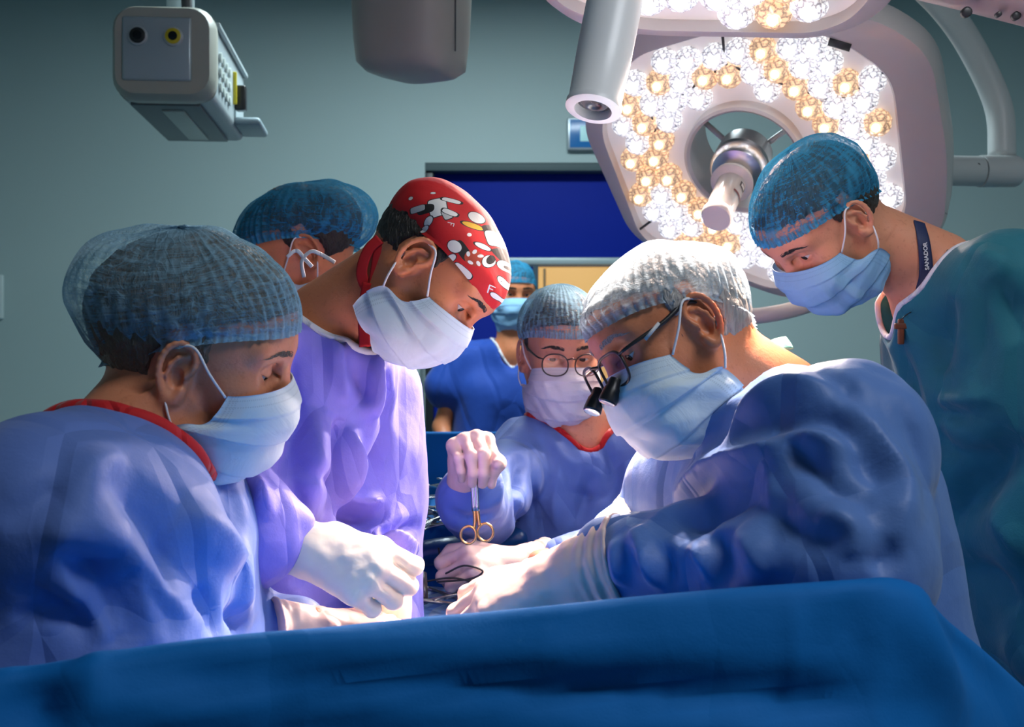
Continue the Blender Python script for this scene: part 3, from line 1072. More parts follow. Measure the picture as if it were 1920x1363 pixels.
# ------------------------------------------------------------------ shared materials
M = dict(
    gown=cloth_mat('gown blue', (0.115, 0.205, 0.56, 1), 0.6),
    gown_violet=cloth_mat('gown violet', (0.22, 0.20, 0.74, 1), 0.6),
    gown_deep=cloth_mat('gown deep blue', (0.085, 0.185, 0.47, 1), 0.5),
    teal=cloth_mat('scrub teal', (0.010, 0.150, 0.205, 1), 0.7, weave=0.3),
    royal=cloth_mat('scrub royal', (0.010, 0.060, 0.36, 1), 0.7),
    drape=cloth_mat('drape blue', (0.003, 0.135, 0.44, 1), 0.7, crease=0.25, cs=4.0, sheen=0, spec=.15),
    mask=mask_mat('mask blue', (0.72, 0.83, 0.90, 1)),
    mask_blue=mask_mat('mask sky blue', (0.33, 0.60, 0.86, 1), stitch=(.2, .4, .65, 1)),
    mask_white=mask_mat('mask white', (0.80, 0.78, 0.84, 1)),
    loop=plain('ear loop', (0.85, 0.83, 0.84, 1), 0.8),
    capb=cap_mat('cap blue', (0.34, 0.60, 0.78, 1), 0.07, 0.80),
    capdeep=cap_mat('cap deep blue', (0.07, 0.42, 0.72, 1), 0.14, 0.85),
    capw=cap_mat('cap pale', (0.50, 0.64, 0.74, 1), 0.22, 0.88, 0.8),
    skin=skin_mat('skin', (0.74, 0.31, 0.165, 1)),
    skin_tan=skin_mat('skin tan', (0.70, 0.27, 0.125, 1)),
    skin_fair=skin_mat('skin fair', (0.74, 0.35, 0.21, 1)),
    glove=glove_mat('glove latex', (0.80, 0.56, 0.48, 1)),
    glove_white=glove_mat('glove cream', (0.78, 0.74, 0.64, 1)),
    eye=plain('eye white', (0.62, 0.56, 0.54, 1), 0.25),
    iris=plain('iris brown', (0.035, 0.017, 0.010, 1), 0.12),
    hair_dark=hair_mat('hair dark', (0.012, 0.009, 0.008, 1), (0.045, 0.032, 0.024, 1)),
    hair_brown=hair_mat('hair brown', (0.06, 0.045, 0.03, 1), (0.20, 0.16, 0.11, 1)),
    hair_grey=hair_mat('hair grey', (0.16, 0.14, 0.13, 1), (0.62, 0.58, 0.54, 1)),
    red=cloth_mat('collar red', (0.55, 0.008, 0.012, 1), 0.7, cs=30),
    white_trim=cloth_mat('trim white', (0.75, 0.74, 0.80, 1), 0.7, cs=30),
    navy=plain('lanyard navy', (0.012, 0.022, 0.085, 1), 0.6, bump=0.2),
    ink=plain('white print', (0.75, 0.76, 0.80, 1), 0.6),
    black=plain('black plastic', (0.012, 0.012, 0.014, 1), 0.35),
    steel=plain('steel', (0.62, 0.60, 0.60, 1), 0.22, 1.0),
    gold=plain('gold plated', (0.80, 0.48, 0.20, 1), 0.25, 1.0),
    mint=cloth_mat('mint tie', (0.25, 0.62, 0.50, 1), 0.7, cs=30),
)

def Hd(ear, d, near, az, pitch, roll=0.0, sc=(1, 1, 1), **kw):
    R = frame(az, pitch, roll); sc = np.array(sc, float)
    o = P(ear[0], ear[1], d) - R[:, 1] * near * 0.078 * sc[1]
    H = dict(R=R, o=o, sc=sc); H.update(kw)
    return H

def fwd_of(J, R):
    ax = np.asarray(J['sh'][0]) - np.asarray(J['sh'][1]); ax /= np.linalg.norm(ax)
    fr = np.cross(ax, [0, 0, 1.0]); fr /= np.linalg.norm(fr)
    if fr @ R[:, 0] < 0: fr = -fr
    return ax, fr

def with_legs(J):
    ax = np.asarray(J['sh'][0]) - np.asarray(J['sh'][1]); ax[2] = 0; ax /= np.linalg.norm(ax)
    return ax

def skin_body(root, H, J, mat, hf):
    pe = np.asarray(J['pelvis'], float)
    ob, f = person_body(root, H, J, mat, hf)
    return ob, f

def gown_sdf(H, J, k=0.05, fat=1.0):
    nb = np.asarray(J['neck']); ch = np.asarray(J['chest']); pe = np.asarray(J['pelvis'])
    sl, sr = np.asarray(J['sh'][0]), np.asarray(J['sh'][1])
    ax, fr = fwd_of(J, H['R'])
    R, o, sc = H['R'], H['o'], H['sc']
    nk0 = (np.array([-0.018, 0, -0.025]) * sc) @ R.T + o
    rc, rp, off = J.get('rc', 0.13), J.get('rp', 0.14), J.get('off', 0.085)
    hem = pe + np.array([0, 0, J.get('hem', 0.30) - pe[2]])
    rs = J.get('rs', 0.07)
    open_r = J.get('open', 0.064)
    def f(p):
        d = smin(cap(p, nb - [0, 0, .035], sl, rs * 1.05, rs), cap(p, nb - [0, 0, .035], sr, rs * 1.05, rs), 0.03)
        for s in (-1, 1):
            d = smin(d, cap(p, ch + ax * s * off, pe + ax * s * off, rc, rp), k)
            d = smin(d, cap(p, pe + ax * s * off, hem + ax * s * off, rp, rp * 1.12), k)
        d = smin(d, cap(p, nb - [0, 0, .085], ch, .080, rc * .95), .05)
        for (c, r) in J.get('bulges', ()):
            d = smin(d, sph(p, c, r), 0.06)
        for arm, rad in zip(J['sleeves'], J['srad']):
            d = smin(d, chain(p, arm, rad, 0.05), J.get('ks', 0.03))
        # neck opening
        up = nb + (nk0 - nb) * 1.3
        vo = J.get('vee', 0.05)
        hole = smin(cap(p, nb - (nk0 - nb) * 0.25, up, open_r, open_r * 1.3),
                    cap(p, nb + fr * 0.03, nb + fr * (0.055 + vo * .6) - [0, 0, vo], open_r * .8, 0.02), 0.02)
        d = smax(d, -hole, 0.006)
        for c in J.get('cuts', ()):
            d = np.maximum(d, -cap(p, *c))
        return d
    return f

def gown_box(J):
    pts = [np.asarray(J['neck']), np.asarray(J['chest']), np.asarray(J['pelvis']), *[np.asarray(q) for q in J['sh']]]
    for a in J['sleeves']: pts += [np.asarray(q) for q in a]
    for c, r in J.get('bulges', ()): pts += [np.asarray(c) + r * .6, np.asarray(c) - r * .6]
    pts = np.array(pts)
    lo, hi = pts.min(0) - 0.17, pts.max(0) + 0.17
    lo[0] -= .08; hi[0] += .08; lo[1] -= .08; hi[1] += .08
    lo[2] = J.get('hem', 0.30) - 0.2
    hi[2] = max(pts[:, 2]) + 0.12
    return lo, hi

def collar_loop(J, H, gf, wid=0.010, thick=0.003, n=90, lift=0.0, r0=0.0):
    """points of the neck edge: walk round the opening and find the gown surface"""
    nb = np.asarray(J['neck'])
    return nb

def rim_of_opening(V, F, J, H):
    """vertices of the gown closest to the rim of its neck opening, ordered round the neck"""
    nb = np.asarray(J['neck']); R, o, sc = H['R'], H['o'], H['sc']
    nk0 = (np.array([-0.018, 0, -0.025]) * sc) @ R.T + o
    axis = (nk0 - nb) / np.linalg.norm(nk0 - nb)
    return axis

def tube_strip(root, name, pts, mat, wid, thick, nrm, seg=12):
    mb = MB()
    mb.tube(pts, wid / 2, seg, flat=thick / (wid / 2) / 1.0, up=nrm)
    return mb.build(name, mat, root)

def front_edge(V, F, J, H, n=72, seek=0.19):
    """outline of the neck hole: for each direction round the neck the highest point of the cloth towards the neck"""
    nb = np.asarray(J['neck']); R, o, sc = H['R'], H['o'], H['sc']
    nk0 = (np.array([-0.018, 0, -0.025]) * sc) @ R.T + o
    up = (nk0 - nb); up /= np.linalg.norm(up)
    ax, fr = fwd_of(J, R)
    e1 = fr - up * (fr @ up); e1 /= np.linalg.norm(e1)
    e2 = np.cross(up, e1)
    q = V - nb
    h = q @ up; a = np.arctan2(q @ e2, q @ e1); r = np.hypot(q @ e1, q @ e2)
    sel = (r < seek) & (h > -0.14)
    out = []
    for k in range(n):
        t = -math.pi + 2 * math.pi * k / n
        da = np.abs((a - t + math.pi) % (2 * math.pi) - math.pi)
        m = sel & (da < 0.12)
        if not m.any(): continue
        i = np.where(m)[0]
        score = h[i] - 0.25 * np.maximum(r[i] - 0.05, 0)
        out.append(V[i[np.argsort(score)[-3:]]].mean(0))
    out = np.array(out)
    for _ in range(2):
        out = (np.roll(out, 1, 0) + out * 2 + np.roll(out, -1, 0)) / 4
    return out, up

def collar(root, name, V, F, J, H, mat, r=0.005):
    e, up = front_edge(V, F, J, H)
    mb = MB(); mb.tube(e, r, 10, closed=True)
    return mb.build(name, mat, root)

QUICK = False
def build_person(spec):
    H, J = spec['H'], spec['J']
    base = np.array([J['pelvis'][0], J['pelvis'][1], 0.0])
    root = empty('person', base, spec['label'], 'person')
    mats = dict(eye=M['eye'], iris=M['iris'], hair=spec['hair'])
    body, bf = person_body(root, H, J, spec['skin'], spec.get('hf', 0.002))
    head_parts(root, H, mats, spec['near'])
    hair_part(root, H, spec['hair'], spec['hair_region'], spec.get('hair_thick', 0.004), spec.get('hh', 0.0024), puff=spec.get('hair_puff', 0.0))
    if spec.get('cap'):
        cw, cf, cuv = cap_mesh(H['R'], H['o'], H['sc'], crown=H.get('crown', 1.0), **spec['cap'])
        co = link_mesh('surgical_cap', cw, cf, spec['cap_mat'], root, uv=cuv)
        spec['cap_obj'] = co
    if spec.get('mask') is not None:
        mw, mf, muv = mask_mesh(H['R'], H['o'], H['sc'], **spec['mask'])
        mo = link_mesh('face_mask', mw, mf, spec['mask_mat'], root, uv=muv)
        make_loops(root, mo, H, M['loop'])
    gf = gown_sdf(H, J)
    g, GV, GF = gown_part(spec.get('gown_name', 'gown'), root, gf, gown_box(J), spec.get('gh', 0.006), spec['gown_mat'], spec.get('folds', ()),
                          spec.get('crum', (0.006, 9.0)), spec.get('seed', 1), spec.get('stretch', (1, 1, .5)))
    if spec.get('collar') is not None:
        collar(root, 'collar_trim', GV, GF, J, H, spec['collar'], spec.get('collar_r', 0.005))
    spec['root'] = root; spec['gown'] = g; spec['GV'] = GV; spec['GF'] = GF
    return spec

A_ = np.array
def nape(lowz, front_x=-0.02):
    """hair: over the crown, down to the nape, sideburn before the ear"""
    def reg(q):
        x, y, z = q[:, 0], np.abs(q[:, 1]), q[:, 2]
        crown = -(z - (0.058 + 0.30 * np.clip(x, -1, 1) - 0.0) )          # above a plane rising to the forehead
        back = np.maximum(x - front_x, lowz - z)
        side = np.maximum(np.maximum(-(x - 0.004), x - 0.026), np.maximum(-0.002 - z, -(y - 0.05)))
        earhole = 0.030 - np.sqrt((x + 0.002) ** 2 + (z - 0.006) ** 2)
        d = np.minimum(np.minimum(crown, back), side)
        return np.maximum(d, np.where(y > 0.055, earhole, -1))
    return reg

PEOPLE = {}
def H_A():
    return Hd((333, 706), 1.25, -1, 3, 18, -14, (.94, .95, .99), lid=(-0.75, -0.38), gaze=(0, -0.5))
HA = H_A()
PEOPLE['A'] = dict(
    label='person in a blue gown with wide red collar and puffy see-through cap, at far left',
    gh=0.005, H=HA, near=-1, hair=M['hair_brown'], hair_region=nape(-0.075), skin=M['skin'], hf=0.0015, hair_puff=.016,
    cap=dict(puff=0.016, back=(-0.020, 0, -0.006), seed=2, crum=.005, lumps=[((-.9, -.3, .35), .012, .12)]), cap_mat=M['capb'], mask=dict(seed=2), mask_mat=M['mask'],
    gown_mat=M['gown'], collar=M['red'], collar_r=0.0105,
    J=dict(neck=P(205, 862, 1.27), chest=P(215, 1030, 1.29), pelvis=P(200, 1400, 1.29),
           sh=(P(296, 940, 1.46), P(75, 960, 1.10)), rc=0.135, rp=0.15, off=0.09, rs=0.072, vee=0.09, open=.070,
           arms=[[P(75, 960, 1.12), P(0, 1230, 1.14), P(300, 1340, 1.22), P(380, 1360, 1.24)], [P(296, 940, 1.46), P(400, 1200, 1.47), P(585, 1178, 1.42)]],
           sleeves=[[P(75, 960, 1.12), P(-10, 1240, 1.14), P(270, 1330, 1.21)], [P(296, 940, 1.46), P(400, 1200, 1.47), P(555, 1182, 1.43)]],
           srad=[[.078, .075, .05], [.07, .055, .040]]),
    folds=[
        ([(96, 1037), (183, 1078), (206, 1151), (219, 1215)], -.030, .032), ([(190, 1060), (203, 1115), (232, 1197)], .016, .022),
        ([(100, 1032), (132, 1096), (192, 1178), (210, 1213)], .014, .018), ([(18, 1092), (91, 1124), (165, 1151)], -.007, .012),
        ([(20, 1155), (114, 1151), (183, 1192)], -.010, .014), ([(197, 895), (292, 987), (347, 1060), (411, 1124)], -.020, .036),
        ([(110, 923), (192, 996), (292, 1087), (379, 1188)], .013, .045), ([(340, 955), (405, 1000), (445, 1078), (468, 1179)], .014, .03),
        ([(297, 1010), (320, 1060), (329, 1110)], -.008, .012), ([(379, 1151), (393, 1130), (407, 1192)], -.014, .015), ([(420, 1140), (457, 1188)], -.010, .014),
        ([(0, 987), (69, 937), (160, 877)], -.006, .02), ([(110, 927), (174, 873), (230, 850)], .009, .02), ([(60, 990), (150, 1010), (230, 1080)], .008, .02),
        ([(250, 1060), (300, 1130), (330, 1200)], -.008, .018)], crum=(0.0055, 7.0), seed=3)

HB = Hd((772, 489), 1.50, -1, -21, 57, 10, (.86, .93, .87), crown=.72, lid=(-0.60, 0.05), gaze=(0, -0.3))
PEOPLE['B'] = dict(
    label='person in a violet gown bending forward, wearing a red printed cloth cap',
    gh=0.005, H=HB, near=-1, hair=M['hair_dark'], hair_region=nape(-0.035), skin=M['skin_tan'], hf=0.0015, hair_thick=.0028,
    cap=dict(puff=0.006, pleat=0.0008, npl=9, crum=0.0025, seed=5, ruffle=0.0005, g=0.004, z0=0.036, z1=0.036, z2=-0.012), cap_mat=None, mask=dict(seed=4), mask_mat=M['mask'],
    gown_mat=M['gown_violet'], collar=M['white_trim'], collar_r=0.005,
    J=dict(neck=P(615, 610, 1.63), chest=P(568, 860, 1.66), pelvis=P(545, 1250, 1.68),
           sh=(P(690, 728, 1.76), P(470, 690, 1.55)), rc=0.115, rp=0.125, off=0.085, rs=0.066, vee=0.02,
           arms=[[P(690, 728, 1.76), P(692, 960, 1.72), P(728, 1110, 1.55)], [P(470, 690, 1.55), P(372, 938, 1.46), P(552, 1024, 1.42)]],
           sleeves=[[P(690, 728, 1.76), P(692, 950, 1.72), P(708, 1075, 1.60)], [P(470, 690, 1.55), P(372, 938, 1.46), P(468, 994, 1.42)]],
           srad=[[.066, .062, .050], [.07, .066, .066]]),
    folds=[
        ([(566, 511), (573, 598), (559, 741), (545, 900)], -0.0300, .03), ([(609, 600), (641, 680), (655, 760)], 0.0150, .022), ([(641, 662), (672, 715), (690, 760)], -0.0150, .016),
        ([(637, 780), (638, 860), (638, 990)], -0.0270, .014), ([(655, 800), (660, 870), (655, 940)], 0.0180, .018), ([(735, 800), (715, 860), (678, 929), (639, 979)], -0.0270, .022),
        ([(725, 955), (670, 976), (639, 986)], -0.0300, .014), ([(720, 945), (678, 936), (650, 945)], 0.0150, .013), ([(789, 985), (739, 995), (712, 998)], -0.0210, .012),
        ([(785, 1030), (740, 1015), (710, 1020)], 0.0150, .014), ([(590, 760), (585, 880), (570, 1000)], 0.0210, .026), ([(520, 640), (530, 760), (520, 860)], 0.0210, .03),
        ([(406, 900), (415, 950), (440, 1040)], -0.0210, .016), ([(468, 890), (490, 930), (499, 975)], 0.0180, .012), ([(600, 1000), (580, 1060), (560, 1110)], -0.0180, .02),
        ([(690, 640), (705, 720), (700, 790)], 0.0150, .02), ([(720, 690), (728, 760), (735, 820)], -0.0150, .018), ([(560, 880), (610, 900), (640, 930)], -0.0090, .012)], crum=(0.009, 7.0), seed=6)

HF = Hd((1320, 612), 1.31, 1, 203, 29, -15, (.85, .95, .94), crown=.74, lid=(-0.65, -0.2), gaze=(0, -0.4))
PEOPLE['F'] = dict(
    label='person in pale cap and magnifying glasses reaching over the drape',
    gh=0.005, H=HF, near=1, hair=M['hair_grey'], hair_region=nape(-0.062), skin=M['skin_tan'], hf=0.0015, hair_thick=0.005,
    cap=dict(puff=0.012, back=(0.0, 0, 0), seed=8, crum=0.006, lumps=[((.9, .2, .25), .014, .05), ((.8, .5, .4), .008, .03)]), cap_mat=M['capw'], mask=dict(seed=7, swell=0.006), mask_mat=M['mask'],
    gown_mat=M['gown_deep'],
    J=dict(neck=P(1452, 760, 1.39), chest=P(1500, 960, 1.42), pelvis=P(1580, 1350, 1.44),
           sh=(P(1575, 850, 1.22), P(1425, 830, 1.62)), rc=0.135, rp=0.135, off=0.085, rs=0.082, vee=0.03,
           bulges=[(P(1330, 930, 1.48), 0.10)],
           arms=[[P(1575, 850, 1.22), P(1580, 1060, 1.14), P(1110, 1080, 1.32)], [P(1425, 830, 1.62), P(1260, 1000, 1.62), P(1190, 1016, 1.53)]],
           sleeves=[[P(1575, 850, 1.22), P(1570, 1045, 1.15), P(1150, 1052, 1.305)], [P(1425, 830, 1.62), P(1260, 1000, 1.62), P(1170, 1020, 1.5)]],
           srad=[[.088, .080, .044], [.07, .065, .045]]),
    folds=[
        ([(1374, 846), (1414, 768), (1492, 723), (1587, 734)], .014, .022), ([(1360, 870), (1402, 841), (1458, 807), (1537, 790), (1600, 800)], -0.0101, .018),
        ([(1447, 818), (1526, 824), (1626, 858)], .013, .018), ([(1450, 800), (1492, 841), (1526, 880), (1585, 925), (1640, 950)], -0.0094, .016),
        ([(1262, 936), (1324, 897), (1414, 850), (1492, 846)], .022, .026), ([(1240, 958), (1296, 970), (1341, 947), (1436, 914)], -0.0202, .03),
        ([(1341, 992), (1346, 1048), (1341, 1098)], -0.0115, .02), ([(1184, 992), (1218, 1037), (1232, 1104)], .016, .016),
        ([(1200, 1000), (1245, 1050), (1258, 1110)], -0.0086, .014), ([(1290, 1014), (1324, 1048), (1335, 1093)], .014, .014), ([(1380, 990), (1420, 1040), (1440, 1090)], .012, .022),
        ([(1587, 734), (1638, 824), (1690, 914), (1680, 1020)], .014, .022), ([(1560, 770), (1610, 850), (1650, 920)], -0.0086, .018), ([(1632, 1070), (1660, 1050), (1688, 1025)], -0.0094, .016),
        ([(1380, 920), (1440, 960), (1500, 1000), (1560, 1010), (1620, 1005)], -0.0086, .02), ([(1540, 950), (1590, 990), (1600, 1050)], .012, .02), ([(1682, 746), (1727, 852), (1761, 958)], -0.0050, .012),
        ([(1150, 1010), (1160, 1060), (1165, 1100)], .010, .012), ([(1500, 690), (1570, 720), (1640, 790)], -0.0058, .016), ([(1300, 850), (1340, 800), (1400, 740)], .010, .02)], crum=(0.007, 8.0), seed=11)

HG = Hd((1611, 417), 1.78, 1, 202, 52, 5, (.92, .95, .93), crown=.84, lid=(-0.45, 0.18), gaze=(0, -0.2))
PEOPLE['G'] = dict(
    label='person in teal scrubs leaning in with sky blue mask and navy lanyard',
    H=HG, near=1, hair=M['hair_dark'], hair_region=nape(-0.040), skin=M['skin_fair'], hf=0.0016,
    cap=dict(puff=0.014, back=(0, 0, 0.006), seed=9), cap_mat=M['capdeep'], mask=dict(seed=9), mask_mat=M['mask_blue'],
    gown_mat=M['teal'], collar=M['white_trim'], collar_r=0.0045, gown_name='scrub_top',
    J=dict(neck=P(1757, 508, 1.88), chest=P(1850, 760, 1.92), pelvis=P(1940, 1200, 1.95),
           sh=(P(1895, 548, 1.74), P(1745, 640, 2.08)), rc=0.135, rp=0.14, off=0.085, rs=0.075, vee=0.12, open=.078,
           arms=[[P(1895, 548, 1.74), P(1975, 960, 1.74), P(1990, 1200, 1.74)], [P(1745, 640, 2.08), P(1760, 960, 2.15), P(1800, 1200, 2.1)]],
           sleeves=[[P(1895, 548, 1.74), P(1975, 960, 1.74), P(1990, 1200, 1.74)], [P(1745, 640, 2.08), P(1765, 940, 2.14)]],
           srad=[[.088, .085, .08], [.08, .08]]),
    folds=[
        ([(1780, 986), (1845, 891), (1920, 824)], -.030, .04), ([(1784, 554), (1773, 627), (1769, 700)], -.013, .028), ([(1835, 517), (1839, 627), (1817, 719)], -.012, .03),
        ([(1868, 517), (1895, 580), (1920, 640)], -.014, .03), ([(1738, 768), (1780, 775), (1822, 785)], -.009, .016), ([(1750, 757), (1800, 750), (1870, 742)], .008, .016),
        ([(1700, 720), (1735, 830), (1790, 960)], .013, .03), ([(1680, 640), (1715, 740), (1740, 840)], -.010, .02), ([(1800, 1060), (1860, 1080), (1910, 1140)], -.014, .03),
        ([(1850, 960), (1890, 1000), (1915, 1060)], .012, .03), ([(1810, 440), (1850, 480), (1900, 500)], .008, .02), ([(1750, 800), (1790, 850), (1850, 850)], -.01, .022)], crum=(0.006, 6.0), seed=13)

RE = frame(278, 14, 0)
HE = dict(R=RE, o=P(1066, 672, 2.25) - RE @ A_([0.084, 0, 0.021]), sc=A_([.95, .88, .96]), lid=(-0.34, 0.16), gaze=(-0.1, -0.06))
PEOPLE['E'] = dict(
    label='person with round metal glasses and white mask, blue gown with red collar, holding scissors',
    H=HE, near=1, hair=M['hair_dark'], hair_region=nape(-0.045), skin=M['skin_fair'], hf=0.0016,
    cap=dict(puff=0.018, seed=12, z0=0.032, z1=0.046), cap_mat=M['capb'], mask=dict(seed=12), mask_mat=M['mask_white'],
    gown_mat=M['gown'], collar=M['red'], collar_r=0.006,
    J=dict(neck=P(1090, 795, 2.34), chest=P(1100, 940, 2.36), pelvis=P(1128, 1250, 2.38),
           sh=(P(1212, 850, 2.34), P(990, 850, 2.32)), rc=0.115, rp=0.10, off=0.06, rs=0.062, vee=0.03,
           arms=[[P(1212, 850, 2.34), P(1235, 1020, 2.2), P(1010, 1060, 2.0)], [P(990, 850, 2.32), P(905, 955, 2.13), P(874, 938, 2.06)]],
           sleeves=[[P(1212, 850, 2.34), P(1230, 1010, 2.2), P(1060, 1055, 2.03)], [P(990, 850, 2.32), P(905, 945, 2.13), P(878, 935, 2.0)]],
           srad=[[.066, .064, .045], [.066, .062, .055]]),
    folds=[
        ([(1001, 840), (1002, 922), (1002, 1000)], -.007, .010), ([(1054, 915), (1102, 929), (1142, 925)], -.008, .010), ([(1112, 885), (1102, 930), (1085, 985)], -.013, .02),
        ([(974, 850), (973, 920), (976, 990)], -.020, .018), ([(1050, 850), (1040, 930), (1045, 1010)], .012, .025), ([(927, 865), (950, 900), (958, 940)], -.010, .014),
        ([(900, 860), (930, 900), (935, 950)], .010, .014), ([(830, 950), (880, 975), (940, 960)], -.008, .014), ([(1130, 830), (1150, 880), (1145, 950)], -.012, .02), ([(1020, 800), (1050, 850), (1090, 880)], .008, .018)], crum=(0.006, 9.0), seed=17)

RD = frame(283, 4, 0)
HDp = dict(R=RD, o=P(972, 552, 4.5) - RD @ A_([0.084, 0, 0.021]), sc=A_([1, 1, 1.0]), lid=(-0.35, 0.22))
PEOPLE['D'] = dict(
    label='person standing far back by the door in royal blue V-neck scrubs with white edging',
    H=HDp, near=1, hair=M['hair_dark'], hair_region=nape(-0.04), skin=M['skin_tan'], hf=0.0025, hh=0.004,
    cap=dict(puff=0.012, seed=15, na=160, nt=50, crum=0.008), cap_mat=M['capdeep'], mask=dict(seed=15, nu=50, nv=36), mask_mat=M['mask_blue'],
    gown_mat=M['royal'], collar=M['white_trim'], collar_r=0.005, gown_name='scrub_top', gh=0.009,
    J=dict(neck=P(962, 640, 4.56), chest=P(955, 740, 4.58), pelvis=P(950, 930, 4.6),
           sh=(P(1045, 678, 4.58), P(865, 678, 4.58)), rc=0.125, rp=0.13, off=0.085, rs=0.06, vee=0.13,
           arms=[[P(1045, 678, 4.58), P(1075, 830, 4.58), P(1060, 940, 4.5)], [P(865, 678, 4.58), P(828, 800, 4.56), P(850, 900, 4.42)]],
           sleeves=[[P(1045, 678, 4.58), P(1065, 780, 4.58)], [P(865, 678, 4.58), P(838, 725, 4.57)]],
           srad=[[.075, .08], [.075, .085]]), crum=(0.007, 6.0), seed=19)

HC = Hd((578, 478), 2.25, 1, 196, 28, 0, (1, 1, 1), lid=(-0.5, 0.1))
PEOPLE['C'] = dict(
    label='person behind the red-capped one, turned away under a dark blue cap, mostly hidden',
    H=HC, near=1, hair=M['hair_dark'], hair_region=nape(-0.02), skin=M['skin_tan'], hf=0.003, hh=0.003, hair_puff=.018,
    cap=dict(puff=0.022, back=(-0.03, 0, -0.02), seed=21), cap_mat=M['capdeep'], mask=dict(seed=21, nu=50, nv=36), mask_mat=M['mask'],
    gown_mat=M['royal'], collar=M['white_trim'], collar_r=0.004, gown_name='scrub_top', gh=0.008,
    J=dict(neck=P(640, 590, 2.38), chest=P(615, 760, 2.4), pelvis=P(605, 1050, 2.42),
           sh=(P(690, 660, 2.22), P(600, 660, 2.58)), rc=0.11, rp=0.12, off=0.08, rs=0.06, vee=0.03,
           arms=[[P(690, 660, 2.22), P(690, 900, 2.22), P(640, 1040, 2.16)], [P(600, 660, 2.58), P(600, 850, 2.6), P(560, 1000, 2.5)]],
           sleeves=[[P(690, 660, 2.22), P(690, 790, 2.22)], [P(600, 660, 2.58), P(600, 780, 2.6)]],
           srad=[[.07, .075], [.07, .075]]), crum=(0.006, 6.0), seed=23)
# ------------------------------------------------------------------ the room
YW = 5.6
ROOM = dict(
    wall=None)
def wall_mat():
    m = NT('wall paint')
    v = m.coord('Object')
    nz = m.noise(v, 1.2, 3)
    b = m.pbsdf(Base_Color=m.mix(nz, (0.42, 0.55, 0.555, 1), (0.47, 0.59, 0.59, 1)), Roughness=0.55)
    m.link(m.bump(m.noise(v, 220, 2), 0.08, 0.002), b.inputs['Normal'])
    return m.done(b.outputs[0])
WALL = wall_mat()
RX, RZ = 3.0, 3.05
def px_x(px, d=YW): return (px - 960) / FPX * d
def px_z(py, d=YW): return CAMZ + (681.5 - py) / FPX * d
dx0, dx1, dz1 = px_x(797), px_x(1330), px_z(305)
mb = MB()
mb.box(((-RX + dx0) / 2, YW + .1, RZ / 2), (dx0 + RX, .2, RZ))
mb.box(((RX + dx1) / 2, YW + .1, RZ / 2), (RX - dx1, .2, RZ))
mb.box(((dx0 + dx1) / 2, YW + .1, (RZ + dz1) / 2), (dx1 - dx0, .2, RZ - dz1))
tag(mb.build('wall_back', WALL, None, False), kind='structure')
tag(MB().box((-RX - .1, 2.0, RZ / 2), (.2, 7.6, RZ)).build('wall_left', WALL, None, False), kind='structure')
tag(MB().box((RX + .1, 2.0, RZ / 2), (.2, 7.6, RZ)).build('wall_right', WALL, None, False), kind='structure')
tag(MB().box((0, 2.0, -.05), (2 * RX + .4, 7.8, .1)).build('floor', plain('floor vinyl', (0.10, 0.16, 0.19, 1), 0.35, var=.1), None, False), kind='structure')
tag(MB().box((0, 2.0, RZ + .05), (2 * RX + .4, 7.8, .1)).build('ceiling', plain('ceiling', (0.35, 0.42, 0.44, 1), 0.8), None, False), kind='structure')

# door in the back wall: dark jambs, blue leaf with a grey rail over an ochre panel
t = MB().box(((dx0 + dx1) / 2, YW + .065, dz1 - .018), (dx1 - dx0, .12, .036), bev=.003)
tag(t.build('trim_1', plain('door head grey', (0.07, 0.11, 0.12, 1), 0.6), None, True, sharp=30), kind='structure')
t = MB().box((dx0 + .018, YW + .06, (dz1 - .045) / 2), (.036, .12, dz1 - .045), bev=.003)
tag(t.build('trim_2', plain('door jamb dark', (0.012, 0.018, 0.022, 1), 0.4), None, True, sharp=30), kind='structure')
t = MB().box((dx0 - .012, YW - .004, (dz1) / 2 - .3), (.018, .02, dz1 - .6), bev=.003)
tag(t.build('trim_3', plain('door edge strip', (0.25, 0.33, 0.34, 1), 0.3, 0.6), None, True, sharp=30), kind='structure')
zr = px_z(486)
door = empty('door_1', ((dx0 + dx1) / 2, YW + .10, 0)); door['kind'] = 'structure'
DBLUE = plain('door royal blue', (0.002, 0.020, 0.33, 1), 0.6, var=.05, spec=.15)
MB().box(((dx0 + dx1) / 2, YW + .11, (zr + dz1) / 2), (dx1 - dx0 - .07, .03, dz1 - zr - .01), bev=.003).build('upper_panel', DBLUE, door, sharp=30)
MB().box(((dx0 + dx1) / 2, YW + .088, zr - .002), (dx1 - dx0 - .06, .03, .034), bev=.006).build('rail', plain('rail grey', (0.42, 0.52, 0.54, 1), 0.35, .3), door, sharp=30)
xs_ = px_x(1002)
MB().box(((dx0 + xs_) / 2 + .01, YW + .11, zr / 2 - .01), (xs_ - dx0 - .03, .03, zr - .03), bev=.003).build('lower_panel', DBLUE, door, sharp=30)
MB().box(((xs_ + dx1) / 2, YW + .11, zr / 2 - .01), (dx1 - xs_ - .04, .03, zr - .03), bev=.003).build('ochre_panel', plain('ochre glow', (0.90, 0.46, 0.12, 1), 0.5, var=.05, emit=(1.0, .52, .16, 1), estr=.28), door, sharp=30)  # glow added to brighten the ochre, standing in for a lit corridor behind glass
MB().box((px_x(1022), YW + .093, zr / 2 - .01), (.012, .01, zr - .05), bev=.002).build('edge_strip', plain('ochre strip', (0.30, 0.17, 0.06, 1), 0.5), door, sharp=30)

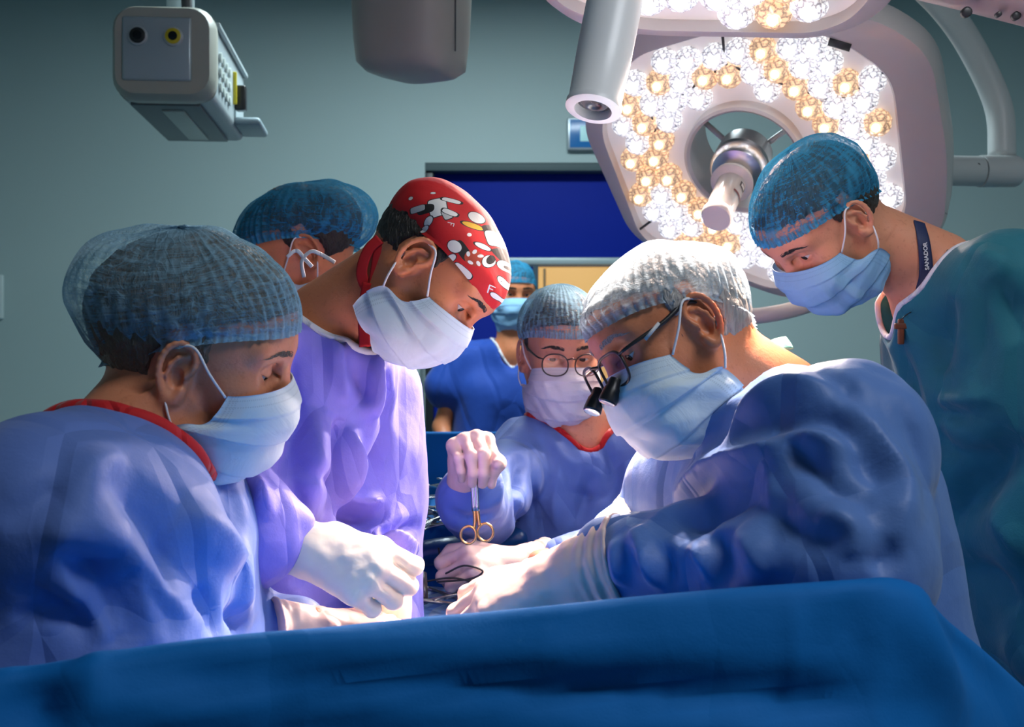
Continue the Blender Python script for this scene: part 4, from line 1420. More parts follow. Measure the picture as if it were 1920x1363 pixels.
# small framed panel on the wall left of the lamp
x0, x1, z0_, z1_ = px_x(1063), px_x(1150), px_z(284), px_z(223)
pn = empty('wall_display', ((x0 + x1) / 2, YW, (z0_ + z1_) / 2), 'small framed blue display on the wall above the door, half behind the lamp', 'display')
MB().box(((x0 + x1) / 2, YW - .02, (z0_ + z1_) / 2), (x1 - x0, .04, z1_ - z0_), bev=.006).build('frame', plain('display frame', (0.45, 0.52, 0.56, 1), 0.3, .5), pn, sharp=30)
MB().box(((x0 + x1) / 2, YW - .0415, (z0_ + z1_) / 2), (x1 - x0 - .022, .006, z1_ - z0_ - .022), bev=.002).build('screen', plain('display face', (0.01, 0.12, 0.34, 1), 0.2, emit=(0.01, 0.14, 0.42, 1), estr=.25), pn, sharp=30)
MB().box((px_x(1096), YW - .046, px_z(254)), (.045, .004, .07), bev=.0015).build('notice', plain('display notice', (0.45, 0.75, 0.78, 1), 0.4, emit=(.4, .75, .8, 1), estr=.2), pn, sharp=30)
# switch plate at the left edge
sw = empty('wall_plate', (px_x(-3), YW, px_z(557)), 'pale narrow plate on the wall at the left edge of the picture', 'wall plate')
MB().box((px_x(-6), YW - .01, px_z(557)), (.07, .02, .20), bev=.006).build('cover', plain('plate', (0.62, 0.74, 0.74, 1), 0.4), sw, sharp=30)
MB().box((px_x(-10), YW - .024, px_z(557)), (.035, .010, .07), bev=.003).build('rocker', plain('plate rocker', (0.7, 0.78, 0.78, 1), 0.3), sw, sharp=30)

# ceiling lights that light the room dimly
def ceiling_panel(x, y, sx, sy, power, color, label):
    e = empty('ceiling_light', (x, y, RZ), label, 'ceiling light')
    mb = MB()
    for a, b in (((0, sy / 2), (sx + .06, .03)), ((0, -sy / 2), (sx + .06, .03)), ((sx / 2, 0), (.03, sy)), ((-sx / 2, 0), (.03, sy))):
        mb.box((x + a[0], y + a[1], RZ - .02), (b[0], b[1], .04))
    mb.build('frame', plain('light frame', (.7, .7, .7, 1), .4), e, False)
    MB().box((x, y, RZ - .006), (sx, sy, .012)).build('diffuser', plain('diffuser', (.8, .8, .8, 1), .6, emit=(*color, 1), estr=2.0), e, False)
    l = light('panel lamp', 'AREA', (x, y, RZ - .05), (x, y, 0), power, color, None, shape='RECTANGLE', size=sx, size_y=sy)
    l.parent = e; l.location = (0, 0, -.05)
    return e
ceiling_panel(-0.05, 3.75, 1.2, 0.5, PANEL_BACK, (0.78, 0.95, 1.0), 'ceiling light above the back wall')
ceiling_panel(1.2, 0.3, 1.1, 0.5, PANEL_FRONT, (0.92, 0.95, 1.0), 'ceiling light above the draped end of the table')

# ------------------------------------------------------------------ surgical lamps
BEZ = plain('lamp housing', (0.60, 0.55, 0.54, 1), 0.38, coat=.2)
BEZ_D = plain('lamp housing grey', (0.50, 0.53, 0.53, 1), 0.42)
SEAM = plain('lamp seam', (0.05, 0.05, 0.055, 1), 0.4)
def lens_mat(name, col, lo, hi, base):
    m = NT(name)
    v = m.coord('Object')
    nz = m.noise(v, 120, 3, .65, 3.0)
    vo = m.n('ShaderNodeTexVoronoi', {'Vector': v, 'Scale': 95.0}, feature='DISTANCE_TO_EDGE').outputs[0]
    nz = m.math('ADD', m.math('MULTIPLY', nz, .75), m.math('MULTIPLY', vo, 1.3))
    rp = m.ramp(nz, [(0.36, (lo, lo, lo)), (0.66, (hi, hi, hi))])
    b = m.pbsdf(Base_Color=base, Roughness=0.08)
    b.inputs['Emission Color'].default_value = col
    m.link(rp.outputs[0], b.inputs['Emission Strength'])
    return m.done(b.outputs[0])
LENS_W = lens_mat('lens white', (0.95, 0.95, 1.0, 1), 0.06, 1.15, (0.6, 0.6, 0.63, 1))
LENS_A = lens_mat('lens amber', (1.0, 0.62, 0.34, 1), 0.05, 0.95, (0.6, 0.45, 0.32, 1))
LED_W = plain('led white', (.9, .9, .9, 1), .3, emit=(.97, .97, 1, 1), estr=9.0)
LED_A = plain('led amber', (.9, .8, .6, 1), .3, emit=(1, .80, .55, 1), estr=6.0)
PLATE = plain('lamp reflector plate', (0.80, 0.76, 0.74, 1), 0.3, emit=(1, .95, .92, 1), estr=.18)

class Plane:
    def __init__(self, c, n):
        self.c = np.asarray(c, float); self.n = np.asarray(n, float); self.n /= np.linalg.norm(self.n)
        self.e1 = np.cross([0, 0, 1.0], self.n); self.e1 /= np.linalg.norm(self.e1)
        self.e2 = np.cross(self.n, self.e1)
    def uv(self, px, py):
        o = np.array([0, 0, CAMZ]); d = np.array([(px - 960) / FPX, 1.0, (681.5 - py) / FPX])
        t = ((self.c - o) @ self.n) / (d @ self.n)
        h = o + d * t - self.c
        return np.array([h @ self.e1, h @ self.e2])
    def at(self, uv, h=0.0):
        uv = np.asarray(uv, float)
        if uv.ndim == 1:
            return self.c + self.e1 * uv[0] + self.e2 * uv[1] + self.n * h
        hh = np.broadcast_to(h, (len(uv),))
        return self.c + uv[:, :1] * self.e1 + uv[:, 1:2] * self.e2 + hh[:, None] * self.n

def round_poly(pts, r, n=7):
    pts = np.asarray(pts, float); m = len(pts); out = []
    for i in range(m):
        a, b, c = pts[i - 1], pts[i], pts[(i + 1) % m]
        ra = min(r, np.linalg.norm(a - b) * .45, np.linalg.norm(c - b) * .45)
        p = b + (a - b) / np.linalg.norm(a - b) * ra; q = b + (c - b) / np.linalg.norm(c - b) * ra
        for t in np.linspace(0, 1, n):
            out.append((1 - t) ** 2 * p + 2 * t * (1 - t) * b + t * t * q)
    return np.array(out)

def inside_poly(p, poly):
    x, y = p; c = False; n = len(poly)
    for i in range(n):
        x1, y1 = poly[i]; x2, y2 = poly[i - 1]
        if (y1 > y) != (y2 > y) and x < (x2 - x1) * (y - y1) / (y2 - y1) + x1:
            c = not c
    return c
def dist_poly(p, poly):
    p = np.asarray(p); best = 9
    for i in range(len(poly)):
        a, b = poly[i - 1], poly[i]; ba = b - a
        t = np.clip((p - a) @ ba / (ba @ ba + 1e-12), 0, 1)
        best = min(best, np.linalg.norm(p - a - t * ba))
    return best
def resample(poly, n):
    P2 = np.concatenate([poly, poly[:1]]); s = np.concatenate([[0], np.cumsum(np.linalg.norm(np.diff(P2, axis=0), axis=1))])
    t = np.linspace(0, s[-1], n, endpoint=False)
    return np.stack([np.interp(t, s, P2[:, k]) for k in range(2)], 1)

def loft_rings(rings, close_first=False, close_last=False):
    n = len(rings[0]); V = np.concatenate(rings); F = []
    for k in range(len(rings) - 1):
        for i in range(n):
            j = (i + 1) % n
            F.append((k * n + i, k * n + j, (k + 1) * n + j, (k + 1) * n + i))
    if close_first: F.append(tuple(range(n))[::-1])
    if close_last: F.append(tuple((len(rings) - 1) * n + i for i in range(n)))
    return V, F

def align_start(poly, c):
    """rotate a polygon's point order so it starts in the +u direction from c, counter-clockwise"""
    a = np.arctan2(poly[:, 1] - c[1], poly[:, 0] - c[0])
    area = 0.5 * np.sum(poly[:, 0] * np.roll(poly[:, 1], -1) - np.roll(poly[:, 0], -1) * poly[:, 1])
    if area < 0:
        poly = poly[::-1]; a = a[::-1]
    k = int(np.argmin(np.abs(a)))
    return np.roll(poly, -k, axis=0)

def place_by_angle(poly, c, ang):
    """radius of the polygon seen from c at the angles ang"""
    out = []
    for t in ang:
        d = np.array([math.cos(t), math.sin(t)]); best = None
        for i in range(len(poly)):
            a, b = poly[i - 1], poly[i]
            Mx = np.array([[d[0], a[0] - b[0]], [d[1], a[1] - b[1]]])
            det = np.linalg.det(Mx)
            if abs(det) < 1e-12: continue
            r, s = np.linalg.solve(Mx, a - c)
            if r > 0 and -1e-9 <= s <= 1 + 1e-9: best = r if best is None else max(best, r)
        out.append(best if best else 0.01)
    return c + np.array(out)[:, None] * np.stack([np.cos(ang), np.sin(ang)], 1)

def lens_pair():
    """lens cup and its light source at the origin looking along +z"""
    rng2 = np.random.default_rng(4)
    prof = [(0.0262, -0.012), (0.0270, 0.000), (0.0262, 0.006), (0.0215, 0.013), (0.0130, 0.0175), (0.0100, 0.0160)]
    mb = MB(); seg = 10; V = []; F = []
    for k, (r, h) in enumerate(prof):
        th = np.linspace(0, 2 * math.pi, seg, endpoint=False) + (math.pi / seg) * (k % 2)
        V.append(np.stack([r * np.cos(th), r * np.sin(th), np.full(seg, h)], 1))
    V = np.concatenate(V)
    for k in range(len(prof) - 1):
        for i in range(seg):
            F.append((k * seg + i, k * seg + (i + 1) % seg, (k + 1) * seg + (i + 1) % seg, (k + 1) * seg + i))
    F.append(tuple((len(prof) - 1) * seg + i for i in range(seg)))
    led = MB(); led.lathe([(0.0078, 0.0150), (0.0080, 0.0190), (0.0062, 0.0225), (0.0022, 0.0245)], (0, 0, 0), (0, 0, 1), 12)
    return V, F, np.concatenate(led.V), led.F

def surgical_lamp(root, pl, outer_px, inner_px, hole_px, thick, spacing, amber_seed, max_lens=98, rout=.06, rin=.045, lip=.012, hole=None, skip=None):
    outer = np.array([pl.uv(*q) for q in outer_px]); inner = np.array([pl.uv(*q) for q in inner_px])
    c0 = np.array(pl.uv(*hole_px)) if hole is not None else inner.mean(0)
    N = 160
    ang = np.linspace(0, 2 * math.pi, N, endpoint=False)
    O = place_by_angle(round_poly(outer, rout), c0, ang); I = place_by_angle(round_poly(inner, rin), c0, ang)
    Om = c0 + (O - c0) * 0.965
    mid = I + (O - I) * 0.18
    mbk = c0 + (O - c0) * 0.90
    rings = [pl.at(I, -.012), pl.at(I, lip * .6), pl.at(I + (O - I) * .05, lip), pl.at(mid, lip), pl.at(c0 + (O - c0) * .985, lip * .2), pl.at(O, -lip), pl.at(O, -thick * .6), pl.at(Om, -thick * .9), pl.at(mbk, -thick)]
    if hole is None:
        V, F = loft_rings(rings, close_last=True)
    else:
        Hh = c0 + hole * 1.02 * np.stack([np.cos(ang), np.sin(ang)], 1)
        V, F = loft_rings(rings + [pl.at(Hh, -thick)])
    hs = MB(); hs.add(V, F)
    hs.build('housing', BEZ, root, sharp=40)
    # reflector plate
    if hole is None:
        V, F = loft_rings([pl.at(I * .999 + c0 * .001, -.010), pl.at(c0 + (I - c0) * .5, -.010)], close_last=True)
    else:
        Hh = c0 + hole * np.stack([np.cos(ang), np.sin(ang)], 1)
        V, F = loft_rings([pl.at(I, -.010), pl.at(Hh, -.010)])
    MB().add(V, F).build('reflector_plate', PLATE, root, False)
    if hole is not None:
        st = lambda r, h: pl.at(c0 + r * np.stack([np.cos(ang), np.sin(ang)], 1), h)
        V, F = loft_rings([st(hole * 1.10, -.010), st(hole * 1.09, .016), st(hole * 1.04, .020), st(hole * .985, .014), st(hole * .965, -.02), st(hole * .98, -thick)])
        MB().add(V, F).build('centre_ring', plain('ring grey', (0.62, 0.57, 0.56, 1), .35), root, sharp=40)
    # lenses
    lV, lF, eV, eF = lens_pair()
    Rl = np.stack([pl.e1, pl.e2, pl.n], 1)
    lo, hi = inner.min(0), inner.max(0)
    spots = []
    row = 0; y = lo[1]
    while y < hi[1]:
        x = lo[0] + (spacing / 2 if row % 2 else 0)
        while x < hi[0]:
            q = np.array([x, y]) + rng.normal(size=2) * spacing * .05
            if inside_poly(q, round_poly(inner, rin)) and dist_poly(q, inner) > .024 and (hole is None or np.linalg.norm(q - c0) > hole * 1.10 + .026):
                if skip is None or not skip(q):
                    spots.append(q)
            x += spacing
        y += spacing * .87; row += 1
    r3 = np.random.default_rng(amber_seed)
    first = {}
    made = []
    for i, q in enumerate(spots[:max_lens]):
        amb = r3.random() < 0.45
        key = amb
        at = pl.at(q, 0.002)
        if key not in first:
            lens = link_mesh('lens', lV @ Rl.T + at, lF, LENS_A if amb else LENS_W, root, smooth=False)
            led = link_mesh('led', eV @ Rl.T + at, eF, LED_A if amb else LED_W, lens)
            first[key] = (lens, led, at)
        else:
            l0, e0, a0 = first[key]
            lens = l0.copy(); COL.objects.link(lens); lens.parent = root; lens.location = [float(t) for t in (at - a0)]
            led = e0.copy(); COL.objects.link(led); led.parent = lens
        made.append(at)
    return made, c0

def seam(root, pl, lines, mat=SEAM, w=.003, h=.006):
    for a, b in lines:
        p, q = pl.at(pl.uv(*a), h), pl.at(pl.uv(*b), h)
        mb = MB(); mb.tube([p, q], w, 6); mb.build('module_seam', mat, root)

# --- the big pentagonal lamp facing the table
L1 = Plane(P(1397, 292, 2.50), (-0.36, -0.70, -0.62))
lamp1 = empty('surgical_lamp', P(1397, 292, 2.6), 'large lit pentagonal surgical lamp with an open centre ring, behind the teal scrubs', 'surgical lamp')
out1 = [(1083, 225), (1190, 50), (1330, 12), (1640, 25), (1752, 95), (1784, 300), (1775, 440), (1640, 535), (1490, 568), (1235, 478), (1178, 436)]
inn1 = [(1128, 236), (1185, 105), (1350, 55), (1560, 62), (1672, 140), (1700, 400), (1590, 490), (1462, 540), (1208, 446)]
spots1, c1 = surgical_lamp(lamp1, L1, out1, inn1, (1397, 296), .11, .0485, 5, hole=.112)
seam(lamp1, L1, [((1356, 60), (1361, 118)), ((1361, 118), (1223, 215)), ((1361, 118), (1569, 188)), ((1569, 188), (1662, 130)), ((1575, 190), (1588, 280)), ((1223, 215), (1236, 275)), ((1270, 376), (1200, 428))])
for q in ((1352, 135), (1381, 133), (1235, 240), (1541, 193), (1560, 214)):
    p = L1.at(L1.uv(*q), -.004)
    MB().lathe([(.0075, 0), (.0085, .006), (.0050, .0085), (.0030, .004)], p, L1.n, 16).build('screw', BEZ, lamp1)
# handle in the middle
ax1 = L1.n
hc = P(1397, 300, 2.47)
for a in (0.4, 2.5, 4.6):
    d = L1.e1 * math.cos(a) + L1.e2 * math.sin(a)
    MB().tube([L1.at(c1, -.05) + d * .11, hc - ax1 * .02 + d * .03], .006, 8).build('spoke', BEZ_D, lamp1)
CHR = plain('brushed chrome', (0.50, 0.49, 0.50, 1), 0.28, 1.0)
hb = P(1392, 300, 2.46)
kn = MB().lathe([(.040, -.04), (.054, -.03), (.056, .012), (.052, .016), (.052, .020), (.056, .024), (.056, .040), (.050, .050), (.034, .054), (.030, .056)], hb, ax1, 40).build('handle_hub', CHR, lamp1, sharp=35)
IVORY = plain('handle ivory', (0.80, 0.74, 0.70, 1), .3, coat=.3)
hd = MB().lathe([(.026, .050), (.026, .078), (.040, .080), (.042, .090), (.036, .094), (.028, .096)], hb, ax1, 32).build('handle_collar', IVORY, lamp1, sharp=35)
def clear_mat():
    m = NT('clear plastic')
    g = m.pbsdf(Base_Color=(.88, .84, .80, 1), Roughness=.12)
    tr = m.n('ShaderNodeBsdfTransparent')
    lw = m.n('ShaderNodeLayerWeight', {'Blend': .35})
    f = m.math('ADD', m.math('MULTIPLY', lw.outputs[1], .6), .38, clamp=True)
    return m.done(m.n('ShaderNodeMixShader', {0: f, 1: tr.outputs[0], 2: g.outputs[0]}).outputs[0])
CLEAR = clear_mat()
tb = MB().lathe([(.028, .094), (.0275, .17), (.026, .19), (.025, .20)], hb, ax1, 32).build('handle_sleeve', CLEAR, lamp1, sharp=35)
MB().lathe([(.0215, .094), (.021, .188)], hb, ax1, 24).build('handle_grip', IVORY, tb)
MB().lathe([(.0275, .198), (.030, .202), (.030, .212), (.027, .217)], hb, ax1, 32).build('handle_end', IVORY, lamp1, sharp=35)
# printed labels on the grip
vd = -hb / np.linalg.norm(hb); sd = np.cross(ax1, vd); sd /= np.linalg.norm(sd); vd = np.cross(sd, ax1); vd /= np.linalg.norm(vd)
if vd[1] > 0: vd = -vd
def on_grip(h, a, r=.0288): return hb + ax1 * h + (vd * math.cos(a) + sd * math.sin(a)) * r
def grip_patch(h0, h1, a0, a1, mat, name, par, r=.0288):
    A = np.linspace(a0, a1, 8); V = [on_grip(h0, a, r) for a in A] + [on_grip(h1, a, r) for a in A]
    F = [(i, i + 1, 8 + i + 1, 8 + i) for i in range(7)]
    return link_mesh(name, V, F, mat, par)
INK = plain('dark print', (.03, .03, .035, 1), .5)
grip_patch(.106, .121, -.35, .35, INK, 'label_mark', tb)
grip_patch(.109, .118, -.22, .22, IVORY, 'label_mark', tb, .0291)
grip_patch(.142, .148, -.55, .60, plain('red print', (.22, .03, .03, 1), .5), 'label_mark', tb)
# right side of the yoke
yk = MB().tube(spline([P(1690, -60, 2.72), P(1765, 10, 2.74), P(1822, 90, 2.76), P(1872, 200, 2.76), P(1879, 300, 2.74)], 8), .030, 20)
yk.build('yoke_tube', BEZ_D, lamp1)
pv = MB(); a, b = P(1906, 321, 2.72), P(1838, 321, 2.70)
pv.lathe([(.020, -.004), (.033, .0), (.035, .006), (.035, np.linalg.norm(b - a))], a, b - a, 28); pv.build('pivot_joint', BEZ_D, lamp1, sharp=35)
a, b = P(1836, 321, 2.70), P(1770, 320, 2.68)
pv = MB(); pv.lathe([(.033, 0), (.033, np.linalg.norm(b - a))], a, b - a, 28); pv.build('pivot_joint', BEZ_D, lamp1, sharp=35)
p = P(1833, 311, 2.668); MB().lathe([(.006, 0), (.006, .003), (.004, .0035)], p, (0, -1, 0), 14).build('screw', SEAM, lamp1)
MB().tube(spline([P(1300, 560, 2.60), P(1390, 590, 2.56), P(1450, 588, 2.54), P(1520, 570, 2.56), P(1580, 540, 2.60)], 8), .0165, 16).build('lower_bar', BEZ, lamp1)
MB().tube(spline([P(1560, 96, 2.30), P(1582, 76, 2.30), P(1600, 82, 2.30)], 3), .006, 8)
p0, p1 = L1.at(L1.uv(1556, 72), .0135), L1.at(L1.uv(1597, 84), .0135)
MB().tube([p0, p1], .008, 8, flat=.2, up=L1.n).build('control_strip', INK, lamp1)
# side panel line on the right flank
for a, b in (((1722, 150), (1712, 200)), ((1712, 200), (1734, 380)), ((1734, 380), (1776, 402))):
    p, q = L1.at(L1.uv(*a), .004), L1.at(L1.uv(*b), -.002)
    MB().tube([p, q], .0012, 6).build('panel_groove', plain('groove', (.32, .30, .31, 1), .5), lamp1)

# --- second lamp overhead
L2 = Plane(P(1345, -95, 1.64), (-0.20, -0.50, -0.84))
lamp2 = empty('surgical_lamp', P(1345, -95, 1.7), 'second lit surgical lamp cut off by the top edge, hanging over the other', 'surgical lamp')
out2 = [(985, -60), (1012, -4), (1085, 48), (1205, 66), (1535, 72), (1625, 45), (1690, -10), (1700, -120), (1600, -260), (1350, -300), (1100, -260)]
inn2 = [(1020, -40), (1060, 2), (1130, 28), (1215, 45), (1525, 50), (1590, 28), (1635, -20), (1640, -110), (1560, -225), (1350, -262), (1130, -225)]
spots2, c2 = surgical_lamp(lamp2, L2, out2, inn2, None, .10, .047, 9, max_lens=96)
WH = plain('camera tube white', (0.88, 0.88, 0.88, 1), .34)
a, b = P(1165, -60, 1.52), P(1112, 206, 1.46)
dv = (b - a); Lh = np.linalg.norm(dv)
MB().lathe([(.030, -.12), (.0345, 0), (.0335, Lh * .6), (.0315, Lh - .012), (.0335, Lh - .008), (.0335, Lh - .001), (.0315, Lh), (.0225, Lh + .001), (.0215, Lh - .012)], a, dv, 40).build('camera_tube', WH, lamp2, sharp=35)
MB().lathe([(.0212, Lh - .010), (.014, Lh - .006), (.009, Lh - .0055), (.0085, Lh - .008)], a, dv, 28).build('camera_lens', plain('camera glass', (.09, .09, .10, 1), .12), lamp2)
ar = MB(); ar.tube(spline([P(1560, -95, 1.92), P(1700, -62, 1.88), P(1930, -6, 1.82), P(2060, 30, 1.78)], 6), [.052] * 19, 24, flat=.8, up=(0, 0, 1)); ar.build('spring_arm', plain('arm pinkish', (0.62, 0.50, 0.48, 1), .4), lamp2)
for q, r in (((1812, 23), .0075), ((1872, 27), .004), ((1905, 30), .006)):
    p = P(q[0], q[1], 1.80)
    MB().lathe([(r, 0.006), (r, -.004), (r * .6, -.005)], p, (0, 1, 0), 14).build('screw', SEAM, lamp2)
MB().tube([P(1560, -95, 1.92), P(1420, -190, 1.95), P(1350, -150, 1.92)], .05, 16).build('lamp_neck', BEZ, lamp2)
MB().tube([P(2060, 30, 1.78), P(2120, -500, 1.9), P(1990, -960, 2.0)], .05, 16).build('lamp_neck', BEZ, lamp2)
MB().tube([P(1690, -60, 2.72), P(1640, -260, 2.75), P(1640, -700, 2.78)], .035, 16).build('yoke_stem', BEZ_D, lamp1)

FIELD = np.array([-0.03, 1.47, 1.05])
def lamp_spots(root, spots, n, power, color, size, blend, aim, seedv):
    r4 = np.random.default_rng(seedv)
    idx = r4.permutation(len(spots))[:n]
    for i in idx:
        pl_ = L1 if root is lamp1 else L2
        p = spots[i] + pl_.n * .034
        o = light('led beam', 'SPOT', p, np.asarray(aim) + r4.normal(size=3) * .02, power / n, color, None, spot_size=size, spot_blend=blend, shadow_soft_size=.012)
        o.parent = root; o.location = [float(t) for t in (p - np.array(root.matrix_basis.translation))]
lamp_spots(lamp1, spots1, 7, LAMP1_W, (1.0, .78, .68), 1.35, 1.0, FIELD, 2)
lamp_spots(lamp2, spots2, 6, LAMP2_W, (1.0, .76, .64), 0.72, 1.0, FIELD + [0.06, -.12, 0.05], 3)

# ------------------------------------------------------------------ ceiling pendants
ppx = empty('supply_pendant', P(310, 60, 3.0), 'boxy gas and power supply unit with two round outlets hanging at upper left', 'ceiling pendant')
CREAM = plain('pendant cream', (0.42, 0.42, 0.36, 1), .45, var=.05)
PGREY = plain('pendant grey', (0.40, 0.46, 0.48, 1), .4)
PDARK = plain('pendant underside', (0.16, 0.20, 0.20, 1), .45)
cfront = P(304, 95, 3.0)
fx = np.array([0.996, 0.088, 0.0]); fy = np.array([-0.088, 0.996, 0]); fz = np.array([0, 0, 1.0])
Rp = np.stack([fx, fy, fz], 1)
def rrect(wd, ht, r, n=6):
    pts = []
    for cx, cy, a0 in ((wd / 2 - r, ht / 2 - r, 0), (-wd / 2 + r, ht / 2 - r, 90), (-wd / 2 + r, -ht / 2 + r, 180), (wd / 2 - r, -ht / 2 + r, 270)):
        for t in np.linspace(0, 90, n):
            pts.append((cx + r * math.cos(math.radians(a0 + t)), cy + r * math.sin(math.radians(a0 + t))))
    return np.array(pts)
def slab(sec, y, dz=0.0):
    return cfront + sec[:, :1] * fx + sec[:, 1:2] * fz + fy * y + np.array([0, 0, dz])
S0 = rrect(.232, .215, .050); S1 = rrect(.248, .230, .055); S2 = rrect(.240, .222, .035)
V, F = loft_rings([slab(S0 * .97, .0), slab(S0, .006), slab(S1, .03), slab(S1, .065), slab(S2, .067)], True, True)
MB().add(V, F).build('front_cap', CREAM, ppx, sharp=40)
S3 = rrect(.232, .212, .02)
V, F = loft_rings([slab(S3, .066), slab(S3, .62), slab(S3 * .97, .63)], True, True)
MB().add(V, F).build('body', PGREY, ppx, sharp=40)
MB().box(cfront + fx * -.012 + fy * -.001 + fz * .004, (.165, .012, .155), Rp, bev=.006).build('outlet_plate', plain('plate silver', (.48, .55, .58, 1), .3, .4), ppx, sharp=30)
for dx, colr, nm in ((-.056, plain('outlet black', (.02, .02, .02, 1), .3), 'a'), (.028, plain('outlet yellow', (.60, .48, .02, 1), .35), 'b')):
    c = cfront + fx * dx + fz * .033 - fy * .007
    MB().lathe([(.0235, 0), (.0235, .004), (.0205, .006)], c, -fy, 28).build('outlet_rim', plain('outlet rim', (.45, .5, .52, 1), .3), ppx, sharp=35)
    half = MB(); half.lathe([(.019, .005), (.019, .008), (.0165, .009)], c, -fy, 28); half.build('outlet_ring', colr, ppx, sharp=35)
    MB().lathe([(.0108, .006), (.0108, .011), (.004, .0115)], c, -fy, 24).build('outlet_socket', plain('socket', (.006, .006, .008, 1), .25), ppx, sharp=35)
# right flank sockets
for i in range(4):
    for j in range(3):
        c = cfront + fx * (.117) + fy * (.14 + .055 * i) + fz * (.02 - .038 * j)
        MB().lathe([(.013, 0), (.013, .006), (.008, .007)], c, fx, 14).build('socket', plain('socket pale', (.62, .68, .64, 1), .3) if (i + j) == 0 else bpy.data.materials['socket pale'], ppx, sharp=35)
MB().box(cfront + fx * .132 + fy * .44 + fz * -.02, (.03, .035, .07), Rp, bev=.006).build('plug', M['black'], ppx, sharp=30)
MB().box(cfront + fx * .12 + fy * .40 + fz * -.0, (.012, .01, .09), Rp, bev=.003).build('yellow_tag', bpy.data.materials['outlet yellow'], ppx, sharp=30)
MB().box(cfront + fx * .122 + fy * .35 + fz * .085, (.012, .56, .012), Rp, bev=.003).build('side_rail', PGREY, ppx, sharp=30)
MB().box(cfront + fx * -.01 + fy * .34 - fz * .111, (.17, .50, .008), Rp, bev=.002).build('underside_panel', PDARK, ppx, sharp=30)
MB().box(cfront + fx * .0 + fy * .34 - fz * .1165, (.055, .40, .006), Rp, bev=.002).build('lamp_strip', plain('strip pale', (.40, .46, .40, 1), .3, bump=.6, bscale=60), ppx, sharp=30)
MB().box(cfront + fx * .150 + fy * .52 - fz * .085, (.075, .20, .022), Rp, bev=.010).build('side_flap', plain('flap grey', (.30, .38, .42, 1), .35), ppx, sharp=30)
MB().tube([cfront + fy * .25 + fz * .10, cfront + fy * .25 + fz * 1.0], .036, 20).build('drop_tube', plain('tube pale', (.55, .62, .62, 1), .35), ppx)
MB().tube(spline([cfront + fy * .14 + fx * .04 + fz * .10, cfront + fy * .13 + fx * .035 + fz * .22, cfront + fy * .16 + fx * .03 + fz * .95], 6), .014, 10).build('hose', SEAM, ppx)

pc = empty('equipment_column', P(768, 40, 2.9), 'rounded beige equipment column hanging from the ceiling at top centre', 'ceiling pendant')
BEI = plain('column beige', (0.40, 0.365, 0.33, 1), .5, var=.04)
cb = P(768, 60, 2.9)
th_c = np.linspace(0, 2 * math.pi, 72, endpoint=False)
def col_sec(sx, sy, z, shift=0.0):
    e = 0.62
    x = np.sign(np.cos(th_c)) * np.abs(np.cos(th_c)) ** e * sx + shift; y = np.sign(np.sin(th_c)) * np.abs(np.sin(th_c)) ** e * sy
    a = math.radians(-28)
    zz = z + np.zeros(72)
    return np.stack([cb[0] + x * math.cos(a) - y * math.sin(a), cb[1] + .06 + x * math.sin(a) + y * math.cos(a), zz], 1)
zb = CAMZ + (681.5 - 118) / FPX * 2.9
V, F = loft_rings([col_sec(.04, .03, zb - .026, .05), col_sec(.075, .065, zb - .022, .03), col_sec(.112, .098, zb - .004, .01), col_sec(.122, .108, zb + .016), col_sec(.128, .114, zb + .07), col_sec(.134, .120, zb + .2), col_sec(.138, .123, RZ)], True, True)
MB().add(V, F).build('column_shell', BEI, pc, sharp=60)
MB().tube([cb + A_([.108, -.02, -.05]), cb + A_([.112, -.02, .8])], .0016, 6).build('shell_seam', SEAM, pc)
MB().box(cb + A_([.0, .06, RZ - cb[2] - .01]), (.34, .34, .02), bev=.004).build('ceiling_plate', BEI, pc, sharp=30)

# ------------------------------------------------------------------ drapes
def sheet(name, ridge, rows, mat, folds=(), crum=.004, cs=6.0, seed=3, thick=.0025, n_s=150, soft=2, label=None, cat=None):
    """rows: function(i, ridge points, s) -> list of offset point arrays from back to front"""
    rp = spline(ridge, 12); s = np.concatenate([[0], np.cumsum(np.linalg.norm(np.diff(rp, axis=0), axis=1))])
    t = np.linspace(0, s[-1], n_s)
    rp = np.stack([np.interp(t, s, rp[:, k]) for k in range(3)], 1)
    V = np.stack(rows(rp, t / s[-1]))
    nr, ns = V.shape[0], V.shape[1]
    i, j = np.meshgrid(np.arange(nr - 1), np.arange(ns - 1), indexing='ij'); i = i.ravel(); j = j.ravel()
    F = np.stack([i * ns + j, (i + 1) * ns + j, (i + 1) * ns + j + 1, i * ns + j + 1], 1)
    V = V.reshape(-1, 3)
    V = relax(V, F, soft, .4)
    N = vnormals(V, F)
    mid = N[(nr * 2 // 3) * ns + ns // 2]
    if mid[1] > 0: F = F[:, ::-1]; N = -N
    V = V + N * ((crumple(V, cs, seed, 4) - .5) * crum * 2 + vnoise(V, 5, seed) * crum)[:, None]
    if folds:
        V = fold(V, vnormals(V, F), bvh_of(V, F), folds)
    V = relax(V, F, 1, .4)
    o = link_mesh(name, V, F, mat, None, origin=rp[len(rp) // 2])
    md = o.modifiers.new('thickness', 'SOLIDIFY'); md.thickness = thick; md.offset = -1
    tag(o, label, cat)
    return o

